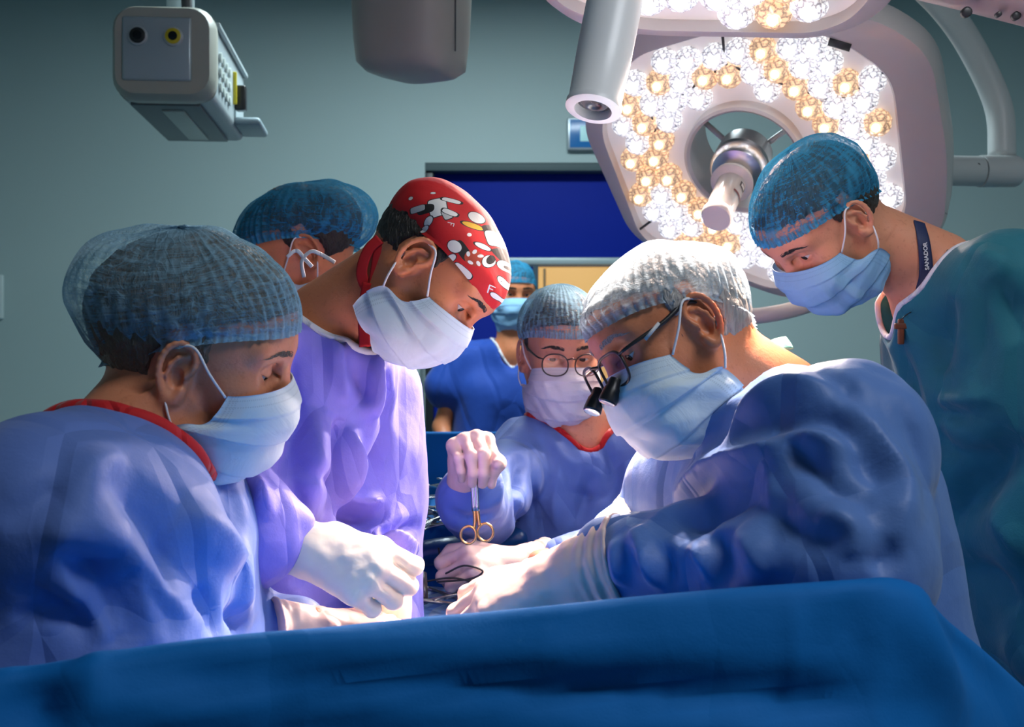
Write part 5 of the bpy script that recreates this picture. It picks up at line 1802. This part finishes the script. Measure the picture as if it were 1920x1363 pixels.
ridge = [P(-160, 1275, .92), P(0, 1256, .94), P(200, 1229, .96), P(480, 1193, 1.0), P(850, 1149, 1.02), P(1130, 1119, 1.02), P(1350, 1101, 1.02), P(1600, 1083, 1.03), P(1672, 1080, 1.045), P(1725, 1100, 1.07), P(1800, 1172, 1.13), P(1920, 1290, 1.22), P(2060, 1420, 1.32)]
def screen_rows(rp, s):
    rows = []
    turn = np.clip((s - 0.80) / 0.10, 0, 1)[:, None]; turn = turn * turn * (3 - 2 * turn)
    outw = np.array([0.0, -1.0, 0]) * (1 - turn) + np.array([0.93, -0.37, 0]) * turn
    for b in (.26, .20, .15, .10, .06, .035):
        drop = np.minimum(b * .25 + .35 * np.clip(b - .1, 0, 1), .16)
        rows.append(rp - outw * b - np.array([0, 0, 1.0]) * drop)
    for a in np.linspace(-.9, 1.45, 9):
        r = .016
        rows.append(rp + outw * (r * math.sin(a)) + np.array([0, 0, 1.0]) * (r * math.cos(a) - r))
    for k in range(1, 62):
        h = .012 + k * .0125
        out = .016 + .06 * (1 - math.exp(-h * 4)) + .02 * np.sin(s * 17 + 1)[:, None] * min(1, h * 2)
        rows.append(rp + outw * out - np.array([0, 0, 1.0]) * (h + .005))
    return rows
folds_screen = [
    ([(40, 1310), (330, 1288), (600, 1280), (900, 1284), (1250, 1300), (1500, 1312), (1640, 1316)], -.026, .022),
    ([(150, 1270), (330, 1262), (600, 1250), (900, 1252), (1250, 1270)], .018, .030),
    ([(120, 1330), (330, 1310), (600, 1306), (900, 1308), (1250, 1322)], .016, .02),
    ([(0, 1300), (90, 1285), (200, 1262)], .006, .02), ([(110, 1262), (150, 1300), (190, 1363)], .010, .03),
    ([(0, 1300), (60, 1320), (140, 1340)], -.014, .03), ([(190, 1270), (320, 1275), (470, 1282)], -.008, .025),
    ([(150, 1290), (330, 1320), (520, 1345)], .010, .03),
    ([(1488, 1110), (1490, 1200), (1492, 1300)], .0025, .010), ([(1500, 1310), (1640, 1320), (1760, 1330)], -.005, .02),
    ([(1690, 1095), (1745, 1220), (1815, 1363)], .012, .035), ([(1740, 1120), (1830, 1240), (1900, 1330)], -.008, .03),
    ([(1560, 1130), (1620, 1220), (1650, 1320)], -.006, .04), ([(1000, 1180), (1030, 1240), (1040, 1300)], .004, .05),
    ([(1180, 1320), (1330, 1330), (1480, 1318)], .008, .03)]
sheet('screen_drape', ridge, screen_rows, M['drape'], folds_screen, crum=.0025, cs=5, seed=4, n_s=210,
      label='blue sterile drape raised as a screen across the whole foreground', cat='drape')

# patient table under its drape
tb_ = empty('operating_table', (-.03, 1.75, 0), 'operating table under a blue drape, between the people', 'operating table')
def table_drape(root, name, x0, x1, y0, y1, zt, drop, mat, seed, hump=.0, zhem=.35):
    nx, ny = 60, 90
    X = np.linspace(-1.35, 1.35, nx); Y = np.linspace(-1.12, 1.12, ny)
    XX, YY = np.meshgrid(X, Y, indexing='ij')
    cx, cy, hx, hy = (x0 + x1) / 2, (y0 + y1) / 2, (x1 - x0) / 2, (y1 - y0) / 2
    def side(t, half, lim):
        a = np.abs(t)
        over = np.clip(a - 1, 0, None) / (lim - 1)
        return np.sign(t) * (np.minimum(a, 1) * half + .018 * np.clip(over * 8, 0, 1)), over
    px_, ox = side(XX, hx, 1.35); py_, oy = side(YY, hy, 1.12)
    ov = np.maximum(ox, oy)
    Z = zt - (zt - zhem) * ov ** 1.05 + hump * np.exp(-(px_ / (hx * .7)) ** 2) * (ov == 0)
    V = np.stack([cx + px_, cy + py_, Z], -1).reshape(-1, 3)
    i, j = np.meshgrid(np.arange(nx - 1), np.arange(ny - 1), indexing='ij'); i = i.ravel(); j = j.ravel()
    F = np.stack([i * ny + j, (i + 1) * ny + j, (i + 1) * ny + j + 1, i * ny + j + 1], 1)
    V = relax(V, F, 3, .5); N = vnormals(V, F)
    V = V + N * ((crumple(V, 7, seed, 4) - .5) * .02 + vnoise(V, 9, seed) * .006)[:, None]
    o = link_mesh(name, V, F, mat, root)
    md = o.modifiers.new('thickness', 'SOLIDIFY'); md.thickness = .003; md.offset = -1
    return o
PLASTIC_BLUE = cloth_mat('drape film', (0.008, 0.075, 0.26, 1), .28, crease=.5, spec=.6)
table_drape(tb_, 'patient_drape', -.20, .13, 1.10, 2.06, .985, .3, PLASTIC_BLUE, 5)
MB().box((-.035, 1.58, .86), (.30, .92, .10), bev=.02).build('mattress', plain('mattress black', (.02, .02, .025, 1), .5), tb_, sharp=30)
MB().tube([(-.035, 1.6, .02), (-.035, 1.6, .82)], .09, 20).build('column', M['steel'], tb_)
MB().box((-.035, 1.6, .03), (.30, .6, .06), bev=.015).build('base', M['steel'], tb_, sharp=30)
# instrument table
it = empty('instrument_table', (-.10, 2.75, 0), 'instrument table under a blue drape beside the person with the scissors', 'table')
table_drape(it, 'table_drape', -.185, .0, 2.33, 3.12, 1.06, .3, M['drape'], 8)
MB().tube(spline([P(785, 1040, 2.27), P(830, 1032, 2.27), P(900, 1022, 2.28), P(985, 1004, 2.29)], 8), .030, 16, flat=.8, up=(0, 0, 1)).build('drape_roll', PLASTIC_BLUE, it)
mbp = MB().box((-.16, 3.17, 1.085), (.36, .02, .20), bev=.008); mbp.build('back_panel', M['drape'], it, sharp=30)
for sx in (-.15, -.03):
    for sy in (2.40, 3.05):
        MB().tube([(sx, sy, 0), (sx, sy, 1.02)], .016, 10).build('leg', M['steel'], it)

# ------------------------------------------------------------------ instruments
def clamp_parts(kind=0):
    """a surgical clamp lying flat, 0.15 m long, rings at -x"""
    a = MB()
    parts = []
    for s in (-1, 1):
        m = MB()
        ring = np.array([[-.062 + .0125 * math.cos(t), s * .0155 + .0105 * math.sin(t), .003] for t in np.linspace(0, 2 * math.pi, 18, endpoint=False)])
        m.tube(ring, .0017, 7, closed=True)
        m.tube(spline([(-.050, s * .012, .003), (-.02, s * .006, .003), (.018, -s * .0012, .003 + s * .001), (.045, -s * .002, .003)] , 5), [.0021] * 10 + [.0024] * 3 + [.0022, .0018, .0014], 7)
        tip = spline([(.045, -s * .002, .003), (.062, -s * .0015, .003), (.078, -s * .0006 + (.004 if kind else 0), .003)], 4)
        m.tube(tip, np.linspace(.0021, .0009, len(tip)), 7)
        parts.append(m)
    piv = MB().lathe([(.0034, -.0015), (.0034, .0045), (.002, .005)], (.020, 0, .0012), (0, 0, 1), 12)
    return parts, piv
def clamp_proto(mat, label, group, kind=0):
    e = empty('surgical_clamp', (0, 0, 0), label, 'surgical clamp', group)
    parts, piv = clamp_parts(kind)
    for p in parts: p.build('arm', mat, e)
    piv.build('pivot', mat, e)
    return e
def copy_tree(o, parent=None):
    c = o.copy(); COL.objects.link(c)
    if parent is not None: c.parent = parent
    for ch in list(o.children): copy_tree(ch, c)
    return c
IRON = plain('instrument steel', (0.55, 0.56, 0.56, 1), .25, 1.0)
proto = clamp_proto(IRON, 'steel ring-handled clamp in the heap on the blue instrument table', 'clamps heaped on the instrument table')
r5 = np.random.default_rng(12)
from mathutils import Euler
spots_c = []
for k in range(30):
    px = 788 + r5.random() * 70 if k < 20 else 925 + r5.random() * 50
    py = 880 + r5.random() * 110 if k < 20 else 930 + r5.random() * 40
    d = (CAMZ - 1.082) * FPX / (py - 681.5)
    spots_c.append((P(px, py, d), r5.random() * 6.28, (r5.random() - .5) * .5, (r5.random() - .5) * .5))
for k, (p, rz, rx, ry) in enumerate(spots_c):
    o = proto if k == 0 else copy_tree(proto)
    o.location = [float(t) for t in p]; o.rotation_euler = (rx, ry, rz)
proto2 = clamp_proto(plain('instrument dark', (0.16, 0.15, 0.16, 1), .28, 1.0), 'dark clamp on the patient drape beside the gloved fingers', 'dark clamps on the patient drape', 1)
for k, (px, py, rz) in enumerate(((812, 1128, .3), (820, 1112, 2.6), (840, 1135, 3.3))):
    d = (CAMZ - 1.005) * FPX / (py - 681.5)
    o = proto2 if k == 0 else copy_tree(proto2)
    o.location = [float(t) for t in P(px, py, d)]; o.rotation_euler = (.1 * k, -.15, rz)
# folded gauze and dark handles on the table by the blue gown
gz = MB(); gz.box(P(968, 981, 2.33) + A_([0, 0, .005]), (.09, .05, .018), frame(10, 0), bev=.007)
tag(gz.build('gauze_pack', plain('gauze', (.42, .43, .42, 1), .8, bump=.4), None, sharp=40, origin=P(968, 981, 2.33)), 'folded pale gauze pack at the table edge beside the blue gown', 'gauze')
for (a, b, lab) in (((928, 940), (945, 975), 'black instrument handle lying on the table, nearest the gauze'), ((955, 928), (972, 955), 'black instrument handle on the table touching the gown')):
    e = empty('retractor', P(*a, 2.52), lab, 'instrument')
    m2 = MB(); m2.tube([P(a[0], a[1], 2.50), P(b[0], b[1], 2.42)], .010, 10); m2.build('grip', M['black'], e)
    m2 = MB(); m2.tube([P(a[0], a[1], 2.50), P(a[0] - 8, a[1] - 16, 2.56)], .004, 8); m2.build('shaft', IRON, e)
# dark threads and a cable on the patient drape
for k, pts in enumerate(([(835, 1090), (870, 1075), (905, 1085), (880, 1100), (820, 1105)], [(795, 1105), (850, 1098), (900, 1112), (860, 1120)], [(822, 1040), (828, 1070), (845, 1095), (838, 1130)])):
    Q = spline([P(x, y, 1.93 if k < 2 else 2.1) + A_([0, 0, .012]) for x, y in pts], 8)
    tag(MB().tube(Q, .0016, 7).build('suture_thread', M['black'], None, origin=Q[0]), ['dark thread looping beside the gloved left fist', 'dark thread nearest the white glove', 'dark thread hanging down from the table edge'][k], 'thread')
m2 = MB(); m2.tube([P(793, 1075, 1.86), P(796, 1130, 1.83)], .006, 10); e = m2.build('metal_post', plain('post dark', (.08, .07, .07, 1), .3, .8), None, origin=P(796, 1130, 1.83))
tag(e, 'short dark metal post standing at the violet gown', 'instrument')

def print_cap(H):
    """red cotton with a busy white, black and yellow print; places are given on the head side (forward, up)"""
    m = NT('cap red print')
    tc = m.n('ShaderNodeUVMap'); tc.uv_map = 'print'
    nz = m.noise(m.coord('Object'), 18, 3)
    col = m.mix(nz, (0.50, 0.006, 0.010, 1), (0.68, 0.010, 0.014, 1))
    W_, K_, Y_, G_ = (.78, .76, .74, 1), (.015, .012, .012, 1), (.75, .42, .03, 1), (.50, .49, .48, 1)
    def shape(col, cx, cy, a, rx, ry, c, p=2.0, line=.0):
        mp = m.n('ShaderNodeMapping', {0: tc.outputs[0]}, vector_type='TEXTURE')
        mp.inputs['Location'].default_value = (cx, cy, 0); mp.inputs['Rotation'].default_value = (0, 0, math.radians(a)); mp.inputs['Scale'].default_value = (rx, ry, 1)
        s = m.n('ShaderNodeSeparateXYZ', {0: mp.outputs[0]})
        d = m.math('ADD', m.math('POWER', m.math('ABSOLUTE', s.outputs[0]), p), m.math('POWER', m.math('ABSOLUTE', s.outputs[1]), p))
        if line > 0:
            col = m.mix(m.math('LESS_THAN', d, (1 + line) ** p), col, K_)
        return m.mix(m.math('LESS_THAN', d, 1.0), col, c)
    def letter_f(col, cx, cy, a, s):
        ca, sa = math.cos(math.radians(a)), math.sin(math.radians(a))
        for ox, oy, w_, h_ in ((-.35, 0, .12, 1.0), (.1, .9, .5, .11), (.0, .15, .38, .11)):
            col = shape(col, cx + (ox * ca - oy * sa) * s, cy + (ox * sa + oy * ca) * s, a, w_ * s, h_ * s, W_, 6.0)
        return col
    for q in PRINT:
        if q[0] == 'F': col = letter_f(col, *q[1:])
        else: col = shape(col, *q)
    b = m.pbsdf(Base_Color=col, Roughness=.75)
    m.link(m.bump(m.noise(m.coord('Object'), 30, 4), .25, .006), b.inputs['Normal'])
    return m.done(b.outputs[0])
_W, _K, _Y, _G, _R = (.78, .76, .74, 1), (.015, .012, .012, 1), (.75, .42, .03, 1), (.50, .49, .48, 1), (.42, .05, .02, 1)
# (x forward, z up) in metres on the side of the head
PRINT_PX = [  # px, py, turn, half sizes, colour, roundness, outline
    (820, 388, 70, .016, .013, _W, 6, .10), (838, 402, 60, .008, .006, _G, 5, .2), (797, 392, 80, .008, .015, _K, 3, 0), (783, 392, 80, .005, .013, _G, 5, .15),
    (846, 376, 10, .013, .0035, _W, 3, .25), (843, 398, 20, .011, .004, _W, 3, .25), (803, 415, 40, .006, .009, _W, 2, .2), (796, 430, 60, .004, .008, _W, 2, .2),
    (893, 408, 40, .012, .008, _W, 2, .12), (886, 423, 15, .014, .0045, _Y, 2, .25), (921, 428, 60, .006, .010, _K, 3, 0), (930, 448, 70, .013, .010, _W, 5, .12), (905, 462, 20, .010, .004, _W, 2, .25),
    (868, 470, 55, .017, .008, _K, 4, 0), (852, 462, 30, .011, .009, _W, 2, .12), (846, 484, 60, .005, .008, _W, 2, .2), (835, 497, 30, .007, .005, _K, 2, 0),
    (889, 484, 0, .013, .012, _R, 2, 0), (878, 476, 0, .0025, .004, _W, 2, 0), (890, 472, 30, .0025, .004, _W, 2, 0), (901, 480, 70, .0025, .004, _W, 2, 0), (882, 492, 120, .0025, .004, _W, 2, 0), (897, 494, 160, .0025, .004, _W, 2, 0),
    (916, 490, 20, .007, .010, _W, 2, .12), (920, 487, 20, .0045, .008, _K, 2, 0), (940, 478, 50, .010, .007, _K, 4, 0), (949, 500, 60, .008, .008, _W, 2, .12), (952, 503, 0, .003, .003, _K, 2, 0),
    (868, 508, 40, .015, .006, _W, 3, .12), (846, 497, 10, .006, .004, _W, 2, .2), (944, 530, 70, .008, .004, _W, 2, .2), (928, 555, 40, .005, .004, _W, 2, .2), (760, 402, 30, .006, .005, _K, 2, 0), (752, 412, 10, .004, .004, _W, 2, .2), (740, 424, 10, .006, .004, _K, 2, 0),
    (770, 372, 0, .004, .003, _W, 2, .2), (812, 362, 0, .004, .002, _W, 2, .2), (948, 450, 40, .007, .004, _W, 2, .2), (880, 440, 0, .003, .003, _W, 2, 0), (962, 470, 0, .004, .006, _K, 2, 0)]
LETTERS_PX = [(920, 543, 20, .006), (845, 420, 100, .0045), (758, 436, 40, .004)]
HB_ = PEOPLE['B']['H']
_cw, _cf, _cuv = cap_mesh(HB_['R'], HB_['o'], HB_['sc'], crown=HB_.get('crown', 1.0), **PEOPLE['B']['cap'])
_bv = BVHTree.FromPolygons([tuple(v) for v in _cw], _cf)
def side_xy(px, py):
    h, n = seen_from_lens(_bv, px, py)
    if h is None: return None
    q = ((h - HB_['o']) @ HB_['R']) / HB_['sc']
    return q[0], q[2]
PRINT = []
for q in PRINT_PX:
    c = side_xy(q[0], q[1])
    if c is not None: PRINT.append((c[0], c[1], -q[2] + 57, q[3] * .9, q[4] * .9, *q[5:]))
for q in LETTERS_PX:
    c = side_xy(q[0], q[1])
    if c is not None: PRINT.append(('F', c[0], c[1], -q[2] + 57, q[3]))
M['capred'] = print_cap(HB_)
M['ribbon'] = plain('cap ribbon red', (0.58, 0.008, 0.012, 1), 0.75, var=.1)
PEOPLE['B']['cap_mat'] = M['capred']
import time as _t
for k in os.environ.get('PPL', 'ABFGEDC'):
    t0 = _t.time()
    build_person(PEOPLE[k])
    if k == 'B':
        me = PEOPLE['B']['cap_obj'].data; ul = me.uv_layers.new(name='print')
        q = ((_cw - HB_['o']) @ HB_['R']) / HB_['sc']
        li = np.zeros(len(me.loops), dtype=np.int32); me.loops.foreach_get('vertex_index', li)
        ul.data.foreach_set('uv', q[:, [0, 2]].astype(np.float32)[li].ravel())
    print('person', k, round(_t.time() - t0, 1))
# ------------------------------------------------------------------ gloves
def rt(k): return PEOPLE[k]['root']
# violet gown, right hand: closed cream fist hanging over the field, back of the hand towards us
FIST = [(62, 85, 55), (66, 88, 55), (68, 88, 55), (70, 85, 55)]
def D(a, b): 
    v = P(*b) - P(*a); return v / np.linalg.norm(v)
glove_part(rt('B'), M['glove_white'], Wp=P(572, 1028, 1.43), f=D((572, 1028, 1.43), (670, 1064, 1.40)), n=(-0.05, -0.90, 0.42), side=1,
           curls=[(58, 92, 55), (66, 95, 55), (70, 95, 55), (74, 92, 55)], thumb=((0.75, 0.15, -0.65), 15, 15), scale=1.04, fat=1.12, cuff=.075, cuffr=(.036, .046), seed=3)
# violet gown, left hand reaching down into the field
glove_part(rt('B'), M['glove'], Wp=P(728, 1122, 1.53), f=(-.05, -.25, -.95), n=(0.45, -0.85, .2), side=-1,
           curls=[(20, 30, 20), (22, 30, 20), (25, 32, 22), (30, 35, 22)], scale=1.0, cuff=.045, cuffr=(.031, .035), seed=4)
# left person: hand lying low behind the drape
glove_part(rt('A'), M['glove'], Wp=P(592, 1180, 1.42), f=D((592, 1180, 1.42), (720, 1172, 1.46)), n=(0, -0.35, .93), side=-1,
           curls=[(15, 20, 15), (16, 22, 15), (18, 25, 15), (22, 26, 15)], scale=.95, cuff=.05, cuffr=(.033, .04), seed=5)
glove_part(rt('A'), M['glove'], Wp=P(340, 1350, 1.23), f=D((340, 1350, 1.23), (520, 1380, 1.3)), n=(0, -.2, 1), side=1,
           curls=[(15, 20, 15), (16, 22, 15), (18, 25, 15), (22, 26, 15)], h=.003, cuff=.06, seed=15)
# right person: near hand over the field
glove_part(rt('F'), M['glove'], Wp=P(1050, 1085, 1.33), f=D((1050, 1085, 1.33), (940, 1112, 1.36)), n=(0.10, -.55, .83), side=-1,
           curls=[(18, 30, 20), (20, 32, 20), (24, 34, 20), (28, 36, 22)], thumb=((0.8, 0.5, -0.35), 10, 10), scale=1.04, fat=1.1, cuff=.075, cuffr=(.037, .050), seed=6)
# right person: far hand, only its cuff shows
glove_part(rt('F'), M['glove_white'], Wp=P(1120, 1030, 1.47), f=D((1120, 1030, 1.47), (1010, 1090, 1.44)), n=(0.1, -.4, .9), side=1,
           curls=[(20, 30, 20), (22, 32, 20), (24, 34, 20), (28, 36, 22)], scale=1.0, cuff=.06, cuffr=(.034, .043), seed=7)
# person with scissors: right hand holds them upright, left fist on the drape
glove_part(rt('E'), M['glove'], Wp=P(872, 905, 1.97), f=(0.12, -.50, .86), n=(-.25, .78, .56), side=1,
           curls=[(95, 45, 30), (92, 55, 35), (92, 58, 35), (92, 60, 35)], thumb=((0.78, 0.22, -0.6), 15, 20), scale=.95, fat=1.06, cuff=.030, cuffr=(.030, .034), seed=8)
glove_part(rt('E'), M['glove'], Wp=P(962, 1056, 2.00), f=D((962, 1056, 2.0), (890, 1062, 1.95)), n=(-.1, -.85, .5), side=-1,
           curls=[(55, 75, 40), (60, 80, 45), (62, 80, 45), (66, 78, 45)], thumb=((0.75, 0.5, -0.3), 25, 30), scale=.96, fat=1.05, cuff=.075, cuffr=(.030, .038), seed=9)

# ------------------------------------------------------------------ scissors in the raised hand
sc_ = empty('scissors', P(893, 1000, 1.90), 'steel scissors with two gold finger rings held upright by the gloved hand', 'scissors')
def pts_px(l, d): return np.array([P(x, y, dd) for (x, y), dd in zip(l, d)])
for s, (cx, cy) in ((-1, (878, 1003)), (1, (910, 998))):
    ring = np.array([P(cx + 14.5 * math.cos(t) * 1.0, cy + 16.5 * math.sin(t), 1.90 + s * .003) for t in np.linspace(0, 2 * math.pi, 28, endpoint=False)])
    MB().tube(ring, .0021, 9, closed=True).build('finger_ring', M['gold'], sc_)
    g = spline([P(cx - s * 11, cy - 12, 1.90), P(894 + s * 3.5, 975, 1.90), P(892 + s * 3, 955, 1.90)], 6)
    MB().tube(g, .0030, 9).build('shank_gold', M['gold'], sc_)
    g = spline([P(892 + s * 3, 958, 1.90), P(889 + s * 3.0, 900, 1.905), P(887 + s * 2.0, 868, 1.905)], 6)
    MB().tube(g, .0036, 10).build('shank', M['steel'], sc_)
    g = spline([P(887 + s * 1.6, 870, 1.905), P(885.5 + s * 1.2, 850, 1.905), P(884, 830, 1.905)], 6)
    MB().tube(g, np.linspace(.0030, .0006, len(g)), 8).build('blade', M['steel'], sc_)

# ------------------------------------------------------------------ glasses
def hw(H, q): return (np.asarray(q, float) * H['sc']) @ H['R'].T + H['o']
def glass_mat():
    m = NT('spectacle glass')
    tr = m.n('ShaderNodeBsdfTransparent', {'Color': (.93, .92, .95, 1)}); gl = m.n('ShaderNodeBsdfGlossy', {'Roughness': .04, 'Color': (.9, .8, .95, 1)})
    fr = m.n('ShaderNodeFresnel', {'IOR': 1.5})
    f = m.math('MULTIPLY', fr.outputs[0], .5, clamp=True)
    return m.done(m.n('ShaderNodeMixShader', {0: f, 1: tr.outputs[0], 2: gl.outputs[0]}).outputs[0])
GLASS = glass_mat()
def rim_pts(s, cx, yc, zc, hw_, hh, sq, n=40, wrap=.16, tilt=.10):
    t = np.linspace(0, 2 * math.pi, n, endpoint=False)
    a = np.sign(np.cos(t)) * np.abs(np.cos(t)) ** sq * hw_; b = np.sign(np.sin(t)) * np.abs(np.sin(t)) ** sq * hh
    y = yc * s + a * s
    return np.stack([cx - wrap * np.maximum(np.abs(y) - .010, 0) + tilt * b * -1, y, zc + b], 1)
def spectacles(root, H, rimm, templem, cx, yc, zc, hw_, hh, sq, r, earz=.034, ty=.079):
    for s in (-1, 1):
        rp = hw(H, rim_pts(s, cx, yc, zc, hw_, hh, sq))
        rim = MB().tube(rp, r, 8, closed=True).build('lens_rim', rimm, root)
        c = rp.mean(0)
        V = np.concatenate([rp, [c]]); F = [(i, (i + 1) % len(rp), len(rp)) for i in range(len(rp))]
        lens = MB().add(V, F).build('lens', GLASS, rim)
        hinge = rim_pts(s, cx, yc, zc, hw_, hh, sq)[3]
        tp = spline(hw(H, [hinge + [0, 0, 0.0], hinge + [-.012, s * .012, .002], [.045, s * (ty - .001), zc + (earz - zc) * .55 + .004], [.006, s * ty, earz], [-.014, s * (ty - .002), earz - .010]]), 8)
        n = len(tp); rr = np.interp(np.linspace(0, 1, n), [0, .25, .5, .8, 1], [r, r * 1.2, r * 1.7, r * 1.7, r])
        MB().tube(tp, rr, 8, flat=1.0).build('temple', templem, root)
    br = rim_pts(1, cx, yc, zc, hw_, hh, sq)[17]; bl = br * [1, -1, 1]
    MB().tube(spline(hw(H, [br, (br + bl) / 2 + [.006, 0, .004], bl]), 6), r, 8).build('bridge', rimm, root)

HFh = PEOPLE['F']['H']
gl = empty('loupe_glasses', hw(HFh, (.1, 0, .02)), 'dark glasses with two magnifying loupes worn under the pale cap', 'glasses')
FRM = plain('frame dark', (.035, .022, .020, 1), .3)
spectacles(gl, HFh, FRM, M['black'], .1180, .0345, .012, .0265, .0195, .62, .0017)
for s in (-1, 1):
    c = np.array([.118, s * .029, .001]); dv = np.array([.80, -s * .10, -.60]); dv /= np.linalg.norm(dv)
    ax = HFh['R'] @ dv; cw = hw(HFh, c)
    tubep = MB().lathe([(.0062, -.003), (.0070, 0), (.0072, .006), (.0088, .009), (.0102, .020), (.0102, .024), (.0090, .0253), (.0080, .022)], cw, ax, 28).build('loupe', M['black'], gl, sharp=35)
    MB().lathe([(.0083, .0215), (.0050, .0232), (.0005, .0238)], cw, ax, 24).build('loupe_lens', plain('loupe glass', (.30, .28, .42, 1), .05, .6), tubep)
    MB().lathe([(.0086, .0236), (.0092, .0258), (.0080, .0260)], cw, ax, 24).build('loupe_ring', M['steel'], tubep)
# pale print plate on the near temple
p0 = hw(HFh, (.078, .0755, .0225)); p1 = hw(HFh, (.052, .0795, .0300))
nn = HFh['R'][:, 1]
MB().tube([p0 + nn * .0022, p1 + nn * .0022], .0022, 6, flat=.25, up=nn).build('temple_print', plain('print silver', (.55, .55, .56, 1), .4), gl)

HEh = PEOPLE['E']['H']
ge = empty('eyeglasses', hw(HEh, (.1, 0, .02)), 'thin round metal glasses on the white-masked face', 'glasses')
spectacles(ge, HEh, plain('frame metal', (.045, .035, .035, 1), .3, .5), M['black'], .1230, .0335, .0165, .0262, .0205, .85, .0013)

# ------------------------------------------------------------------ lanyards, cross
def band(root, name, mat, bvh, pix, width, lift=.0022, part=None):
    pts, nn = strip_on(bvh, pix, lift)
    if len(pts) < 2: return None, None, None
    pts = spline(pts, 8); nn2 = spline(nn, 8)
    nn2 /= np.linalg.norm(nn2, axis=1)[:, None]
    o = MB().tube(pts, width / 2, 10, flat=.10, up=nn2).build(name, mat, root)
    return o, pts, nn2
def world_bvh(ob):
    me = ob.data; off = Vector(WORLD0[ob.name])
    return BVHTree.FromPolygons([v.co + off for v in me.vertices], [tuple(p.vertices) for p in me.polygons])
def child_mesh(k, nm):
    for c in PEOPLE[k]['root'].children:
        if c.name.split('.')[0] == nm: return c
def lettering(text, at, xdir, ndir, size, mat, parent, name='lettering'):
    cu = bpy.data.curves.new(name, 'FONT'); cu.body = text; cu.size = size; cu.align_x = 'CENTER'; cu.align_y = 'CENTER'; cu.extrude = .0003; cu.offset = size * .02
    t = bpy.data.objects.new(name, cu); COL.objects.link(t)
    bpy.context.view_layer.update()
    me = bpy.data.meshes.new_from_object(t.evaluated_get(bpy.context.evaluated_depsgraph_get()))
    bpy.data.objects.remove(t, do_unlink=True)
    V = np.array([tuple(v.co) for v in me.vertices]); F = [tuple(p.vertices) for p in me.polygons]
    x = np.asarray(xdir, float); x /= np.linalg.norm(x); n = np.asarray(ndir, float); n = n - x * (n @ x); n /= np.linalg.norm(n); y = np.cross(n, x)
    return link_mesh(name, V @ np.stack([x, y, n]) + at, F, mat, parent, smooth=False)
bG = world_bvh(child_mesh('G', 'body'))
ly = empty('lanyard', P(1735, 480, 1.8), 'navy lanyard with white print round the neck above teal scrubs', 'lanyard')
o, pts, nn = band(ly, 'strap', M['navy'], bG, [(1722, 418), (1730, 450), (1735, 490), (1736, 520), (1730, 545)], .021)
if o is not None:
    i = int(len(pts) * .62); 
    lettering('SANADOR', pts[i - 6] + nn[i - 6] * .0028, pts[i - 9] - pts[i - 3], nn[i - 6], .0085, M['ink'], o)
cd_pts, cd_n = strip_on(bG, [(1800, 440), (1775, 470), (1757, 505), (1745, 540), (1722, 575)], .003)
cr = empty('cross_pendant', P(1685, 622, 1.83), 'small brown wooden cross on a black cord over teal scrubs', 'pendant')
bGs = bvh_of(PEOPLE['G']['GV'], PEOPLE['G']['GF'])
hc_, hn_ = seen_from_lens(bGs, 1686, 622)
if hc_ is None: hc_ = P(1686, 622, 1.85)
hc_ = hc_ + A_([-.0, -.008, 0])
WOOD = plain('cross wood', (.16, .045, .018, 1), .45, var=.3)
Rc = frame(-95, 0, 0)
MB().box(hc_, (.009, .007, .038), None, bev=.002).build('upright', WOOD, cr, sharp=30)
MB().box(hc_ + A_([0, -.001, .008]), (.020, .008, .009), None, bev=.002).build('crossbar', WOOD, cr, sharp=30)
cp = [hc_ + A_([0, 0, .018])] + [P(1700, 590, 1.80)] + ([q for q in cd_pts[::-1]] if len(cd_pts) else [])
MB().tube(spline(cp, 6), .0009, 6).build('cord', M['black'], cr)
bA = world_bvh(child_mesh('A', 'body'))
la = empty('lanyard', P(135, 775, 1.2), 'navy lanyard with white print tucked in the red collar', 'lanyard')
o, pts, nn = band(la, 'strap', M['navy'], bA, [(104, 736), (122, 762), (145, 790), (170, 815), (190, 838)], .021)
if o is not None:
    i = len(pts) // 2
    lettering('SANADOR', pts[i] + nn[i] * .0028, pts[i - 4] - pts[i + 4], nn[i], .0080, M['ink'], o)

# ------------------------------------------------------------------ ribbons of the red cap
B_ = PEOPLE['B']; capB = B_['cap_obj']
HBh = B_['H']
rb = [[(712, 448), (690, 470), (678, 510), (690, 540), (712, 535), (722, 505), (718, 470)], [(690, 530), (683, 570), (682, 610), (684, 650)], [(735, 445), (712, 470), (705, 505), (700, 540)]]
for k, l in enumerate(rb):
    dd = 1.53
    Q = spline(np.array([P(x, y, dd + .002 * i * (k == 0)) for i, (x, y) in enumerate(l)]), 8)
    MB().tube(Q, .0075, 8, flat=.14, up=(-0.25, -.95, .15)).build('tie_ribbon', M['ribbon'], capB)
# mint neck tie and blue gown tie of the right person
bF = bvh_of(PEOPLE['F']['GV'], PEOPLE['F']['GF'])
Q = spline([P(1424, 688, 1.36), P(1438, 662, 1.37), P(1455, 648, 1.38), P(1480, 642, 1.39)], 6)
MB().tube(Q, .009, 10, flat=.2, up=(-.2, -.9, .4)).build('neck_tie', M['mint'], rt('F'))

# white neck ties of the violet gown
for l in ([(538, 482), (556, 470), (572, 486), (585, 500)], [(570, 520), (566, 490), (582, 472), (600, 476), (628, 492)]):
    Q = spline([P(x, y, 1.60) for x, y in l], 8)
    MB().tube(Q, .0026, 8, flat=.4, up=(-.2, -.95, .2)).build('neck_tie', M['white_trim'], rt('B'))
